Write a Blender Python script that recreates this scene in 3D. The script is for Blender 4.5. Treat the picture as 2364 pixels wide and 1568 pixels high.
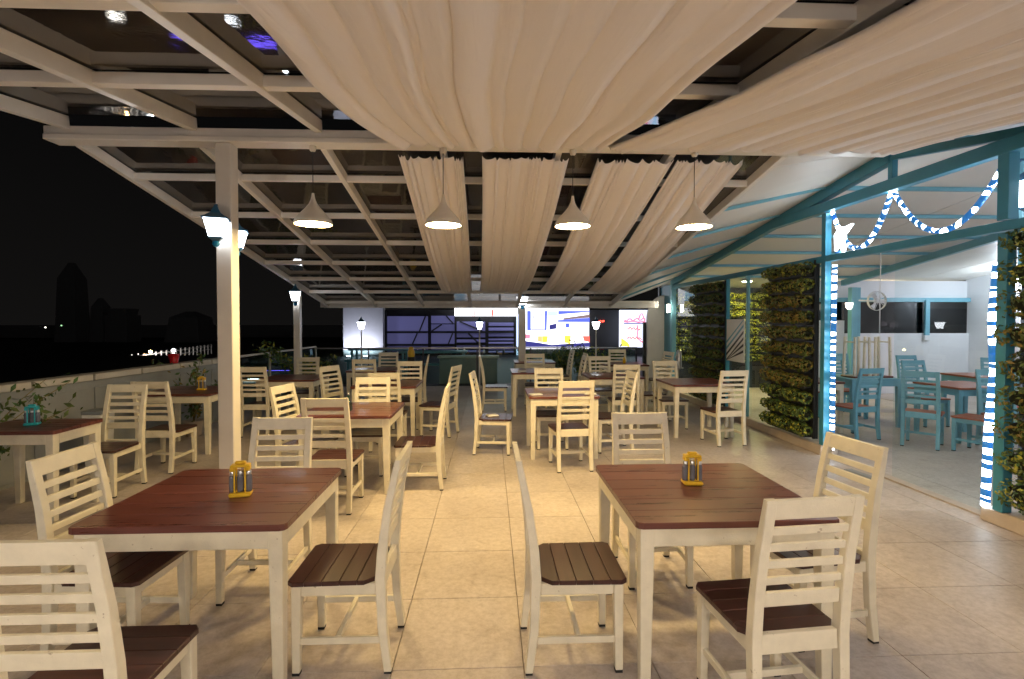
import bpy, bmesh, math, random
from mathutils import Vector, Matrix
R = math.radians
rnd = random.Random(7)
for o in list(bpy.data.objects): bpy.data.objects.remove(o)
SC = bpy.context.scene
COL = SC.collection

# ------------------------------------------------------------------ camera, night sky, exposure
cam_d = bpy.data.cameras.new('camera'); cam = bpy.data.objects.new('camera', cam_d); COL.objects.link(cam)
cam.location = (0, 0, 1.6); cam.rotation_euler = (R(90 - 1.2), 0, R(-2.5))
cam_d.sensor_width = 36; cam_d.lens = 36 * 1190 / 2364; cam_d.shift_y = -19 / 2364
cam_d.clip_start = 0.05; cam_d.clip_end = 2000
SC.camera = cam
W = bpy.data.worlds.new('World'); SC.world = W; W.use_nodes = True
wn = W.node_tree.nodes; wl = W.node_tree.links; wn.clear()
wo = wn.new('ShaderNodeOutputWorld'); wb = wn.new('ShaderNodeBackground')
tc = wn.new('ShaderNodeTexCoord'); sx = wn.new('ShaderNodeSeparateXYZ'); cr = wn.new('ShaderNodeValToRGB')
wl.new(tc.outputs['Generated'], sx.inputs[0]); wl.new(sx.outputs['Z'], cr.inputs[0])
cr.color_ramp.elements[0].position = 0.0; cr.color_ramp.elements[0].color = (0.0040, 0.0037, 0.0035, 1)   # city glow low in the night sky
cr.color_ramp.elements[1].position = 0.45; cr.color_ramp.elements[1].color = (0.0009, 0.0009, 0.0010, 1)
wl.new(cr.outputs[0], wb.inputs[0]); wb.inputs[1].default_value = 1.0; wl.new(wb.outputs[0], wo.inputs[0])
SC.view_settings.view_transform = 'Standard'; SC.view_settings.look = 'None'
SC.view_settings.exposure = 0.54; SC.view_settings.gamma = 1.0; SC.view_settings.use_curve_mapping = False
SC.render.engine = 'CYCLES'
SC.cycles.use_denoising = True
SC.cycles.max_bounces = 8; SC.cycles.diffuse_bounces = 4; SC.cycles.glossy_bounces = 4; SC.cycles.transparent_max_bounces = 16
SC.cycles.sample_clamp_indirect = 6.0
PENDANT_E = 114.0          # strength of the pendant diffusers
LED_E = 13.0
LANTERN_E = 12.5

# ------------------------------------------------------------------ materials
def mat(name):
    m = bpy.data.materials.new(name); m.use_nodes = True
    return m, m.node_tree.nodes, m.node_tree.links, m.node_tree.nodes['Principled BSDF']
def paint(name, c, rough=.45, var=.08, scale=9.0, bump=.0, metal=0, spec=.5, coat=0):
    m, n, l, b = mat(name)
    t = n.new('ShaderNodeTexCoord'); nz = n.new('ShaderNodeTexNoise'); nz.inputs['Scale'].default_value = scale; nz.inputs['Detail'].default_value = 6
    l.new(t.outputs['Object'], nz.inputs['Vector'])
    r = n.new('ShaderNodeValToRGB')
    r.color_ramp.elements[0].position = .3; r.color_ramp.elements[1].position = .7
    r.color_ramp.elements[0].color = (*[x * (1 - var) for x in c], 1); r.color_ramp.elements[1].color = (*[min(1, x * (1 + var)) for x in c], 1)
    l.new(nz.outputs['Fac'], r.inputs[0]); l.new(r.outputs[0], b.inputs['Base Color'])
    b.inputs['Roughness'].default_value = rough; b.inputs['Metallic'].default_value = metal; b.inputs['Specular IOR Level'].default_value = spec
    b.inputs['Coat Weight'].default_value = coat
    if bump:
        bp = n.new('ShaderNodeBump'); bp.inputs['Strength'].default_value = bump; bp.inputs['Distance'].default_value = .004
        n2 = n.new('ShaderNodeTexNoise'); n2.inputs['Scale'].default_value = scale * 12; n2.inputs['Detail'].default_value = 4
        l.new(t.outputs['Object'], n2.inputs['Vector']); l.new(n2.outputs['Fac'], bp.inputs['Height']); l.new(bp.outputs[0], b.inputs['Normal'])
    return m
def wood(name, c1, c2, rough, axis):
    m, n, l, b = mat(name)
    t = n.new('ShaderNodeTexCoord'); mp = n.new('ShaderNodeMapping')
    s = [38, 38, 38]; s[axis] = 2.2; mp.inputs['Scale'].default_value = s
    oi = n.new('ShaderNodeObjectInfo'); ad = n.new('ShaderNodeVectorMath'); ad.operation = 'ADD'
    cb = n.new('ShaderNodeCombineXYZ'); ml = n.new('ShaderNodeMath'); ml.operation = 'MULTIPLY'; ml.inputs[1].default_value = 37
    l.new(oi.outputs['Random'], ml.inputs[0]); l.new(ml.outputs[0], cb.inputs[2])
    l.new(t.outputs['Object'], mp.inputs[0]); l.new(mp.outputs[0], ad.inputs[0]); l.new(cb.outputs[0], ad.inputs[1])
    nz = n.new('ShaderNodeTexNoise'); nz.inputs['Scale'].default_value = 1; nz.inputs['Detail'].default_value = 7; nz.inputs['Roughness'].default_value = .65
    l.new(ad.outputs[0], nz.inputs['Vector'])
    r = n.new('ShaderNodeValToRGB'); r.color_ramp.elements[0].position = .3; r.color_ramp.elements[1].position = .72
    r.color_ramp.elements[0].color = (*c1, 1); r.color_ramp.elements[1].color = (*c2, 1)
    l.new(nz.outputs['Fac'], r.inputs[0])
    hv = n.new('ShaderNodeHueSaturation'); mr = n.new('ShaderNodeMapRange'); mr.inputs['To Min'].default_value = .8; mr.inputs['To Max'].default_value = 1.2
    l.new(oi.outputs['Random'], mr.inputs[0]); l.new(mr.outputs[0], hv.inputs['Value']); l.new(r.outputs[0], hv.inputs['Color'])
    l.new(hv.outputs[0], b.inputs['Base Color'])
    rr = n.new('ShaderNodeMapRange'); rr.inputs['To Min'].default_value = rough - .07; rr.inputs['To Max'].default_value = rough + .12
    l.new(nz.outputs['Fac'], rr.inputs[0]); l.new(rr.outputs[0], b.inputs['Roughness'])
    bp = n.new('ShaderNodeBump'); bp.inputs['Strength'].default_value = .12; bp.inputs['Distance'].default_value = .002
    l.new(nz.outputs['Fac'], bp.inputs['Height']); l.new(bp.outputs[0], b.inputs['Normal'])
    return m
def emit(name, c, s):
    m, n, l, b = mat(name)
    b.inputs['Base Color'].default_value = (*[min(1, x * .8) for x in c], 1)
    b.inputs['Emission Color'].default_value = (*c, 1); b.inputs['Emission Strength'].default_value = s
    return m
def front_only(n, l, f):      # a thin pane mirrors on the face that is hit first; its second face only lets the ray out
    ge = n.new('ShaderNodeNewGeometry'); a = n.new('ShaderNodeMath'); a.operation = 'SUBTRACT'; a.inputs[0].default_value = 1
    b_ = n.new('ShaderNodeMath'); b_.operation = 'MULTIPLY'
    l.new(ge.outputs['Backfacing'], a.inputs[1]); l.new(a.outputs[0], b_.inputs[0]); l.new(f.outputs[0], b_.inputs[1]); return b_.outputs[0]
def glass(name, tint, rough=.02, ior=1.5, gl=(1, 1, 1)):
    m, n, l, b = mat(name); n.remove(b)
    out = n['Material Output']; tr = n.new('ShaderNodeBsdfTransparent'); g = n.new('ShaderNodeBsdfGlossy'); mx = n.new('ShaderNodeMixShader'); f = n.new('ShaderNodeFresnel')
    tr.inputs[0].default_value = (*tint, 1); g.inputs[0].default_value = (*gl, 1); g.inputs['Roughness'].default_value = rough; f.inputs[0].default_value = ior
    l.new(front_only(n, l, f), mx.inputs[0]); l.new(tr.outputs[0], mx.inputs[1]); l.new(g.outputs[0], mx.inputs[2]); l.new(mx.outputs[0], out.inputs[0])
    return m
M = {}
M['cream'] = paint('cream_paint', (.78, .72, .57), .42, .07, 14, .25)
m = M['cream']; n = m.node_tree.nodes; l = m.node_tree.links; b = n['Principled BSDF']
t = n.new('ShaderNodeTexCoord'); oi = n.new('ShaderNodeObjectInfo'); av = n.new('ShaderNodeVectorMath'); av.operation = 'ADD'; cx_ = n.new('ShaderNodeCombineXYZ'); ml = n.new('ShaderNodeMath'); ml.operation = 'MULTIPLY'; ml.inputs[1].default_value = 53
l.new(oi.outputs['Random'], ml.inputs[0]); l.new(ml.outputs[0], cx_.inputs[0]); l.new(t.outputs['Object'], av.inputs[0]); l.new(cx_.outputs[0], av.inputs[1])
c1 = n.new('ShaderNodeTexNoise'); c1.inputs['Scale'].default_value = 26; c1.inputs['Detail'].default_value = 6; c1.inputs['Roughness'].default_value = .7; l.new(av.outputs[0], c1.inputs['Vector'])
rc = n.new('ShaderNodeValToRGB'); rc.color_ramp.elements[0].position = .655; rc.color_ramp.elements[1].position = .70; l.new(c1.outputs['Fac'], rc.inputs[0])
old = b.inputs['Base Color'].links[0].from_socket; mc = n.new('ShaderNodeMix'); mc.data_type = 'RGBA'; l.new(rc.outputs[0], mc.inputs[0]); l.new(old, mc.inputs[6]); mc.inputs[7].default_value = (.48, .40, .29, 1); l.new(mc.outputs[2], b.inputs['Base Color'])
M['mahog'] = wood('mahogany_x', (.100, .028, .021), (.185, .060, .046), .27, 0)
M['mahog_dark'] = wood('mahogany_seat', (.038, .013, .011), (.085, .032, .027), .30, 0)
M['foot'] = paint('black_rubber', (.015, .015, .016), .7)
M['alu'] = paint('white_powder_coat', (.87, .83, .77), .4, .04, 6, .1)
M['pillar'] = paint('pillar_paint', (.76, .71, .64), .35, .04, 5, .1)
def dusty_glass(name, tint, dust, ior):
    m, n, l, b = mat(name); n.remove(b)
    out = n['Material Output']; tr = n.new('ShaderNodeBsdfTransparent'); g = n.new('ShaderNodeBsdfGlossy'); d = n.new('ShaderNodeBsdfDiffuse'); m1 = n.new('ShaderNodeMixShader'); m2 = n.new('ShaderNodeMixShader'); f = n.new('ShaderNodeFresnel')
    t = n.new('ShaderNodeNewGeometry'); nz = n.new('ShaderNodeTexNoise'); nz.inputs['Scale'].default_value = 1.7; nz.inputs['Detail'].default_value = 6; mr = n.new('ShaderNodeMapRange')
    mr.inputs['From Min'].default_value = .35; mr.inputs['From Max'].default_value = .7; mr.inputs['To Min'].default_value = .08; mr.inputs['To Max'].default_value = .26
    l.new(t.outputs['Position'], nz.inputs['Vector']); l.new(nz.outputs['Fac'], mr.inputs[0])
    tr.inputs[0].default_value = (*tint, 1); d.inputs[0].default_value = (*dust, 1); g.inputs['Roughness'].default_value = .03; f.inputs[0].default_value = ior
    bp = n.new('ShaderNodeBump'); bp.inputs['Strength'].default_value = .06; bp.inputs['Distance'].default_value = .05; l.new(nz.outputs['Fac'], bp.inputs['Height']); l.new(bp.outputs[0], g.inputs['Normal'])
    l.new(mr.outputs[0], m1.inputs[0]); l.new(tr.outputs[0], m1.inputs[1]); l.new(d.outputs[0], m1.inputs[2])
    l.new(front_only(n, l, f), m2.inputs[0]); l.new(m1.outputs[0], m2.inputs[1]); l.new(g.outputs[0], m2.inputs[2]); l.new(m2.outputs[0], out.inputs[0]); return m
M['roofglass'] = dusty_glass('smoked_roof_glass', (.45, .44, .43), (.30, .26, .22), 2.3)
M['railglass'] = glass('green_tinted_glass', (.72, .84, .80), .01, 1.5)
M['clearglass'] = glass('clear_glass', (.93, .97, .97), .01, 1.45)
M['fabric'] = paint('white_voile', (.90, .88, .85), .85, .02, 4, .2, spec=.2)
m, n, l, b = mat('white_voile_creased'); M['fabric'] = m
t = n.new('ShaderNodeTexCoord'); mp = n.new('ShaderNodeMapping'); mp.inputs['Scale'].default_value = (52, 1.0, 8); nz = n.new('ShaderNodeTexNoise'); nz.inputs['Scale'].default_value = 1; nz.inputs['Detail'].default_value = 5
l.new(t.outputs['Object'], mp.inputs[0]); l.new(mp.outputs[0], nz.inputs['Vector'])
bp = n.new('ShaderNodeBump'); bp.inputs['Strength'].default_value = .45; bp.inputs['Distance'].default_value = .010; l.new(nz.outputs['Fac'], bp.inputs['Height'])
wv = n.new('ShaderNodeTexNoise'); wv.inputs['Scale'].default_value = 420; l.new(t.outputs['Object'], wv.inputs['Vector'])
b2_ = n.new('ShaderNodeBump'); b2_.inputs['Strength'].default_value = .15; b2_.inputs['Distance'].default_value = .002; l.new(wv.outputs['Fac'], b2_.inputs['Height']); l.new(bp.outputs[0], b2_.inputs['Normal']); l.new(b2_.outputs[0], b.inputs['Normal'])
b.inputs['Base Color'].default_value = (.90, .855, .84, 1); b.inputs['Roughness'].default_value = .9; b.inputs['Specular IOR Level'].default_value = .15; b.inputs['Sheen Weight'].default_value = .15
M['blue'] = paint('teal_blue_paint', (.045, .245, .36), .38, .06, 6, .1)
M['blue2'] = paint('sky_blue_paint', (.17, .41, .51), .42, .06, 6, .1)
M['lampcream'] = paint('lamp_shade_cream', (.72, .66, .56), .4, .03)
M['bluecap'] = paint('lantern_blue', (.03, .12, .22), .35, .06)
M['blueball'] = paint('lantern_ball_blue', (.01, .25, .55), .3, .04)
M['white'] = paint('white_wall', (.78, .78, .80), .6, .03, 3, .1)
M['sheet'] = paint('white_ceiling_sheet', (.76, .72, .66), .5, .03, 2)
M['kerb'] = paint('kerb_stone', (.50, .42, .35), .55, .1, 7, .3)
M['dark'] = paint('dark_metal', (.02, .02, .022), .4)
M['darkwall'] = paint('dark_facade', (.018, .018, .02), .55, .2, 2)
M['navy'] = paint('navy_shutter', (.075, .08, .19), .45, .12, 1.5)
M['yellow'] = paint('yellow_plastic', (.80, .50, .03), .35, .05)
M['turq'] = paint('turquoise_plastic', (.05, .55, .60), .35, .05)
M['jar'] = paint('smoked_jar', (.16, .16, .19), .12, .1, 20)
M['steel'] = paint('brushed_steel', (.55, .55, .56), .3, .05, 20, 0, 1)
M['grey'] = paint('grey_plastic', (.25, .27, .29), .4)
M['paper'] = paint('white_paper', (.82, .82, .80), .7, .02)
M['parapet'] = paint('parapet_grey', (.30, .31, .30), .6, .12, 2.5, .3)
M['coping'] = paint('coping_white', (.62, .58, .50), .55, .08, 5, .2)
M['pot'] = paint('black_planter', (.02, .02, .02), .6)
M['leafA'] = paint('leaf_dark_green', (.085, .125, .022), .5, .45, 30)
M['leafB'] = paint('leaf_bronze', (.20, .145, .026), .5, .5, 30)
M['leafC'] = paint('leaf_yellow_green', (.34, .34, .035), .5, .3, 30)
M['leafD'] = paint('leaf_mid_green', (.07, .15, .045), .5, .4, 30)
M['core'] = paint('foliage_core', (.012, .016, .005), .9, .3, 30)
M['lampwarm'] = emit('pendant_diffuser', (1.0, .705, .285), PENDANT_E)
M['lampfill'] = emit('added_pendant_diffuser', (1.0, .86, .64), PENDANT_E * .85)
M['led'] = emit('led_white', (.80, .91, 1.0), LED_E)
M['lantern'] = emit('lantern_glass', (.90, .95, 1.0), LANTERN_E)
M['ribbon'] = emit('self_glow_blue_ribbon', (.03, .22, .62), .34)  # ribbon's own glow stands in for LED light shining through it
M['terracotta'] = paint('terracotta_top', (.36, .10, .05), .4, .1)
M['fartower'] = paint('night_tower', (.62, .60, .58), .9)

# floor tile: beige cement with speckle, faint stains and per-tile tone
m, n, l, b = mat('beige_tile'); M['tile'] = m
t = n.new('ShaderNodeNewGeometry'); oi = n.new('ShaderNodeObjectInfo')
n1 = n.new('ShaderNodeTexNoise'); n1.inputs['Scale'].default_value = 1.3; n1.inputs['Detail'].default_value = 5
n2 = n.new('ShaderNodeTexNoise'); n2.inputs['Scale'].default_value = 26; n2.inputs['Detail'].default_value = 8; n2.inputs['Roughness'].default_value = .75
for q in (n1, n2): l.new(t.outputs['Position'], q.inputs['Vector'])
r1 = n.new('ShaderNodeValToRGB'); r1.color_ramp.elements[0].position = .35; r1.color_ramp.elements[1].position = .68
r1.color_ramp.elements[0].color = (.47, .41, .38, 1); r1.color_ramp.elements[1].color = (.605, .535, .495, 1)
r2 = n.new('ShaderNodeValToRGB'); r2.color_ramp.elements[0].position = .36; r2.color_ramp.elements[1].position = .6
r2.color_ramp.elements[0].color = (.80, .78, .74, 1); r2.color_ramp.elements[1].color = (1.04, 1.04, 1.04, 1)
mx = n.new('ShaderNodeMix'); mx.data_type = 'RGBA'; mx.blend_type = 'MULTIPLY'; mx.inputs[0].default_value = 1
l.new(n1.outputs['Fac'], r1.inputs[0]); l.new(n2.outputs['Fac'], r2.inputs[0]); l.new(r1.outputs[0], mx.inputs[6]); l.new(r2.outputs[0], mx.inputs[7])
n3 = n.new('ShaderNodeTexNoise'); n3.inputs['Scale'].default_value = 5.5; n3.inputs['Detail'].default_value = 9; n3.inputs['Roughness'].default_value = .7; n3.inputs['Distortion'].default_value = 1.2
l.new(t.outputs['Position'], n3.inputs['Vector'])
r3 = n.new('ShaderNodeValToRGB'); r3.color_ramp.elements[0].position = .33; r3.color_ramp.elements[1].position = .50
r3.color_ramp.elements[0].color = (.80, .78, .755, 1); r3.color_ramp.elements[1].color = (1, 1, 1, 1)
mx3 = n.new('ShaderNodeMix'); mx3.data_type = 'RGBA'; mx3.blend_type = 'MULTIPLY'; mx3.inputs[0].default_value = .8
l.new(n3.outputs['Fac'], r3.inputs[0]); l.new(mx.outputs[2], mx3.inputs[6]); l.new(r3.outputs[0], mx3.inputs[7]); mx = mx3
hv = n.new('ShaderNodeHueSaturation'); mr = n.new('ShaderNodeMapRange'); mr.inputs['To Min'].default_value = .97; mr.inputs['To Max'].default_value = 1.03
l.new(oi.outputs['Random'], mr.inputs[0]); l.new(mr.outputs[0], hv.inputs['Value']); l.new(mx.outputs[2], hv.inputs['Color']); l.new(hv.outputs[0], b.inputs['Base Color'])
rr = n.new('ShaderNodeMapRange'); rr.inputs['To Min'].default_value = .33; rr.inputs['To Max'].default_value = .6; l.new(n2.outputs['Fac'], rr.inputs[0]); l.new(rr.outputs[0], b.inputs['Roughness'])
M['grout'] = paint('grout', (.32, .26, .21), .8)

# ------------------------------------------------------------------ mesh helpers
class G:
    def __init__(s): s.bm = bmesh.new()
    def _add(s, t, mi, smooth=False):
        for f in t.faces: f.material_index = mi; f.smooth = smooth
        me = bpy.data.meshes.new('tmp'); t.to_mesh(me); t.free(); s.bm.from_mesh(me); bpy.data.meshes.remove(me); return s
    def hexa(s, pts, bev=0, mi=0):
        t = bmesh.new(); v = [t.verts.new(p) for p in pts]
        for q in ((3, 2, 1, 0), (4, 5, 6, 7), (0, 1, 5, 4), (1, 2, 6, 5), (2, 3, 7, 6), (3, 0, 4, 7)): t.faces.new([v[i] for i in q])
        bmesh.ops.recalc_face_normals(t, faces=t.faces)
        if bev: bmesh.ops.bevel(t, geom=list(t.edges), offset=bev, segments=1, affect='EDGES', clamp_overlap=True)
        return s._add(t, mi)
    def box(s, c, d, bev=0, mi=0, rot=None):
        x, y, z = d[0] / 2, d[1] / 2, d[2] / 2
        p = [Vector(q) for q in ((-x, -y, -z), (x, -y, -z), (x, y, -z), (-x, y, -z), (-x, -y, z), (x, -y, z), (x, y, z), (-x, y, z))]
        if rot: p = [rot @ q for q in p]
        return s.hexa([q + Vector(c) for q in p], bev, mi)
    def bar(s, a, b, w, h, w1=None, h1=None, bev=0, mi=0, up=(0, 0, 1)):
        a, b = Vector(a), Vector(b); d = (b - a).normalized(); u = Vector(up)
        if abs(d.dot(u)) > .98: u = Vector((0, 1, 0))
        x = d.cross(u).normalized(); u = x.cross(d).normalized(); w1 = w if w1 is None else w1; h1 = h if h1 is None else h1
        p = [a - x * w / 2 - u * h / 2, a + x * w / 2 - u * h / 2, a + x * w / 2 + u * h / 2, a - x * w / 2 + u * h / 2,
             b - x * w1 / 2 - u * h1 / 2, b + x * w1 / 2 - u * h1 / 2, b + x * w1 / 2 + u * h1 / 2, b - x * w1 / 2 + u * h1 / 2]
        return s.hexa(p, bev, mi)
    def strip(s, secs, mi=0, smooth=False, closed=True):     # loft of sections (same vert count), capped
        t = bmesh.new(); rows = [[t.verts.new(p) for p in sec] for sec in secs]; n_ = len(secs[0])
        for a, b in zip(rows, rows[1:]):
            for i in range(n_ if closed else n_ - 1): t.faces.new((a[i], a[(i + 1) % n_], b[(i + 1) % n_], b[i]))
        if closed: t.faces.new(rows[0][::-1]); t.faces.new(rows[-1])
        bmesh.ops.recalc_face_normals(t, faces=t.faces)
        return s._add(t, mi, smooth)
    def lathe(s, prof, c=(0, 0, 0), seg=24, mi=0, smooth=True, cap=False):
        t = bmesh.new(); rows = []
        for r_, z in prof:
            rows.append([t.verts.new((c[0] + r_ * math.cos(2 * math.pi * i / seg), c[1] + r_ * math.sin(2 * math.pi * i / seg), c[2] + z)) for i in range(seg)])
        for a, b in zip(rows, rows[1:]):
            for i in range(seg): t.faces.new((a[i], a[(i + 1) % seg], b[(i + 1) % seg], b[i]))
        if cap:
            t.faces.new(rows[0][::-1]); t.faces.new(rows[-1])
        bmesh.ops.recalc_face_normals(t, faces=t.faces)
        return s._add(t, mi, smooth)
    def tube(s, pts, r_, seg=8, mi=0, r1=None):
        pts = [Vector(p) for p in pts]; secs = []
        for i, p in enumerate(pts):
            d = (pts[min(i + 1, len(pts) - 1)] - pts[max(i - 1, 0)]).normalized()
            u = Vector((0, 0, 1)) if abs(d.z) < .9 else Vector((0, 1, 0)); x = d.cross(u).normalized(); y = d.cross(x)
            rr_ = r_ if r1 is None else r_ + (r1 - r_) * i / (len(pts) - 1)
            secs.append([p + (x * math.cos(2 * math.pi * k / seg) + y * math.sin(2 * math.pi * k / seg)) * rr_ for k in range(seg)])
        return s.strip(secs, mi, True)
    def quad(s, p, mi=0):
        t = bmesh.new(); t.faces.new([t.verts.new(q) for q in p]); return s._add(t, mi)
    def poly_prism(s, pts, d, mi=0):                         # extrude polygon pts by vector d
        a = [Vector(p) for p in pts]; return s.strip([a, [p + Vector(d) for p in a]], mi)
def obj(name, g, mats, parent=None, loc=None, rz=None):
    me = bpy.data.meshes.new(name); g.bm.to_mesh(me); g.bm.free()
    for q in (mats if isinstance(mats, (list, tuple)) else [mats]): me.materials.append(M[q] if isinstance(q, str) else q)
    o = bpy.data.objects.new(name, me); COL.objects.link(o)
    if parent: o.parent = parent
    if loc: o.location = loc
    if rz: o.rotation_euler = (0, 0, rz)
    return o
def inst(src, name=None, parent=None, loc=None):
    o = src.copy(); COL.objects.link(o)
    if parent: o.parent = parent
    if loc is not None: o.location = loc
    return o
def empty(name, loc=(0, 0, 0), rz=0):
    o = bpy.data.objects.new(name, None); COL.objects.link(o); o.location = loc; o.rotation_euler = (0, 0, rz); o.empty_display_size = .1; return o
def tag(o, label, cat, group=None):
    o['label'] = label; o['category'] = cat
    if group: o['group'] = group
    return o
def structure(o): o['kind'] = 'structure'; return o
CH = {}
def copy_tree(o, parent=None):
    c = o.copy(); COL.objects.link(c)
    if parent: c.parent = parent
    for k in o.children: copy_tree(k, c)
    return c

# ------------------------------------------------------------------ the setting: floor, tiles, ground
TS = .604; GX = -.447; GY = 2.345
fl = structure(obj('floor', G().box((1.2, 5.2, -.04), (14.0, 14.8, .05)), 'grout'))
tile_me = None
def tile_g(x, y):
    return G().box((x, y, -.0075), (TS - .0035, TS - .0035, .015), .0012)
tile0 = None
ix0, ix1, iy0, iy1 = -7, 8, -2, 13
for i in range(ix0, ix1):
    for j in range(iy0, iy1):
        p = (GX + (i + .5) * TS, GY + (j + .5) * TS, rnd.uniform(-.0005, .0004))
        if tile0 is None: tile0 = obj('tile', tile_g(0, 0), 'tile', fl, p)
        else: inst(tile0, None, fl, p)
g = G(); x0, y0 = -5.6, -2.0
for i in range(-9, 14):
    for j in range(-7, 17):
        if ix0 <= i < ix1 and iy0 <= j < iy1: continue
        x, y = GX + (i + .5) * TS, GY + (j + .5) * TS
        if x < -5.4 or x > 8.1 or y < -1.9 or y > 12.6: continue
        a = TS / 2 - .00175; g.hexa([(x - a, y - a, -.015), (x + a, y - a, -.015), (x + a, y + a, -.015), (x - a, y + a, -.015), (x - a, y - a, 0), (x + a, y - a, 0), (x + a, y + a, 0), (x - a, y + a, 0)])
o = obj('outer_tiles', g, 'tile', fl); o['kind'] = 'stuff'
structure(obj('ground', G().box((0, 150, -6.1), (900, 700, .2)), 'darkwall'))
structure(obj('street_terrace', G().box((-2, 18.9, -.14), (30, 12.2, .2)), 'darkwall'))

# ------------------------------------------------------------------ pergola roof
def zr(y): return 3.05 - .175 * (y - 4.4)          # underside of the rear rafters
def zf(y): return 3.15 - .128 * (4.4 - y)          # underside of the front rafters
pg = empty('pergola', (0, 4.4, 0)); tag(pg, 'white framed pergola roof of smoked glass panes on square posts over the dining terrace', 'pergola')
P0 = Vector((0, 4.4, 0))
def pobj(name, g, m_): return obj(name, g, m_, pg, -P0)
def slanted(x, ya, yb, za, zb, w, h): return G().bar((x, ya, za + h / 2), (x, yb, zb + h / 2), w, h, bev=.003)
XS = [-3.4, -2.4, -1.4, -.4, .6, 1.6, 2.6]
for x in XS:
    pobj('rafter', slanted(x, 4.46, 11.06, zr(4.46), zr(11.06), .05, .09), 'alu')
    pobj('rafter', slanted(x, -2.2, 4.33, zf(-2.2), zf(4.33), .06, .10), 'alu')
YR = [5.1 + .95 * k for k in range(7)]; YF = [3.25, 2.2, 1.15, .1, -.95]
for y in YR: pobj('purlin', G().box((-.4, y, zr(y) + .045), (5.97, .05, .06), .003), 'alu')
for y in YF: pobj('purlin', G().box((-.4, y, zf(y) + .05), (6.1, .07, .07), .003), 'alu')
pobj('ridge_beam', G().box((-.03, 4.395, 3.13), (7.1, .13, .075), .006).box((-.03, 4.38, 3.07), (7.06, .17, .045), .006), 'alu')
pobj('end_beam', G().box((.05, 11.1, zr(11.1) + .04), (7.1, .07, .10), .004), 'alu')
pobj('fascia', G().box((.05, 11.16, zr(11.1) + .075), (7.3, .03, .15), .004), 'alu')
for (ya, yb, zz, dz) in [(4.48, 5.1, zr, .098)] + [(YR[k], YR[k + 1], zr, .098) for k in range(6)] + [(YR[6], 11.06, zr, .098)]:
    for xa, xb in zip(XS, XS[1:]):
        g = G().hexa([(xa + .01, ya + .01, zz(ya) + dz), (xb - .01, ya + .01, zz(ya) + dz), (xb - .01, yb - .01, zz(yb) + dz), (xa + .01, yb - .01, zz(yb) + dz),
                      (xa + .01, ya + .01, zz(ya) + dz + .008), (xb - .01, ya + .01, zz(ya) + dz + .008), (xb - .01, yb - .01, zz(yb) + dz + .008), (xa + .01, yb - .01, zz(yb) + dz + .008)])
        pobj('glass_pane', g, 'roofglass')
Yf = [4.32] + YF + [-2.2]
for yb, ya in zip(Yf, Yf[1:]):
    for xa, xb in zip(XS, XS[1:] + [3.5]):
        pass
    for xa, xb in list(zip(XS, XS[1:])):
        dz = .108
        pobj('glass_pane', G().hexa([(xa + .01, ya + .01, zf(ya) + dz), (xb - .01, ya + .01, zf(ya) + dz), (xb - .01, yb - .01, zf(yb) + dz), (xa + .01, yb - .01, zf(yb) + dz),
                      (xa + .01, ya + .01, zf(ya) + dz + .008), (xb - .01, ya + .01, zf(ya) + dz + .008), (xb - .01, yb - .01, zf(yb) + dz + .008), (xa + .01, yb - .01, zf(yb) + dz + .008)]), 'roofglass')
for (x, y, w, top) in ((-2.165, 4.38, .125, 3.045), (-3.4, 9.3, .11, zr(9.3)), (.70, 11.1, .15, zr(11.1) - .012), (-3.4, -1.6, .125, zf(-1.6)), (2.6, -1.6, .125, zf(-1.6))):
    pobj('pillar', G().box((x, y, top / 2), (w, w, top), .006).box((x, y, .006), (w + .08, w + .08, .012), .002), 'pillar')

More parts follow.
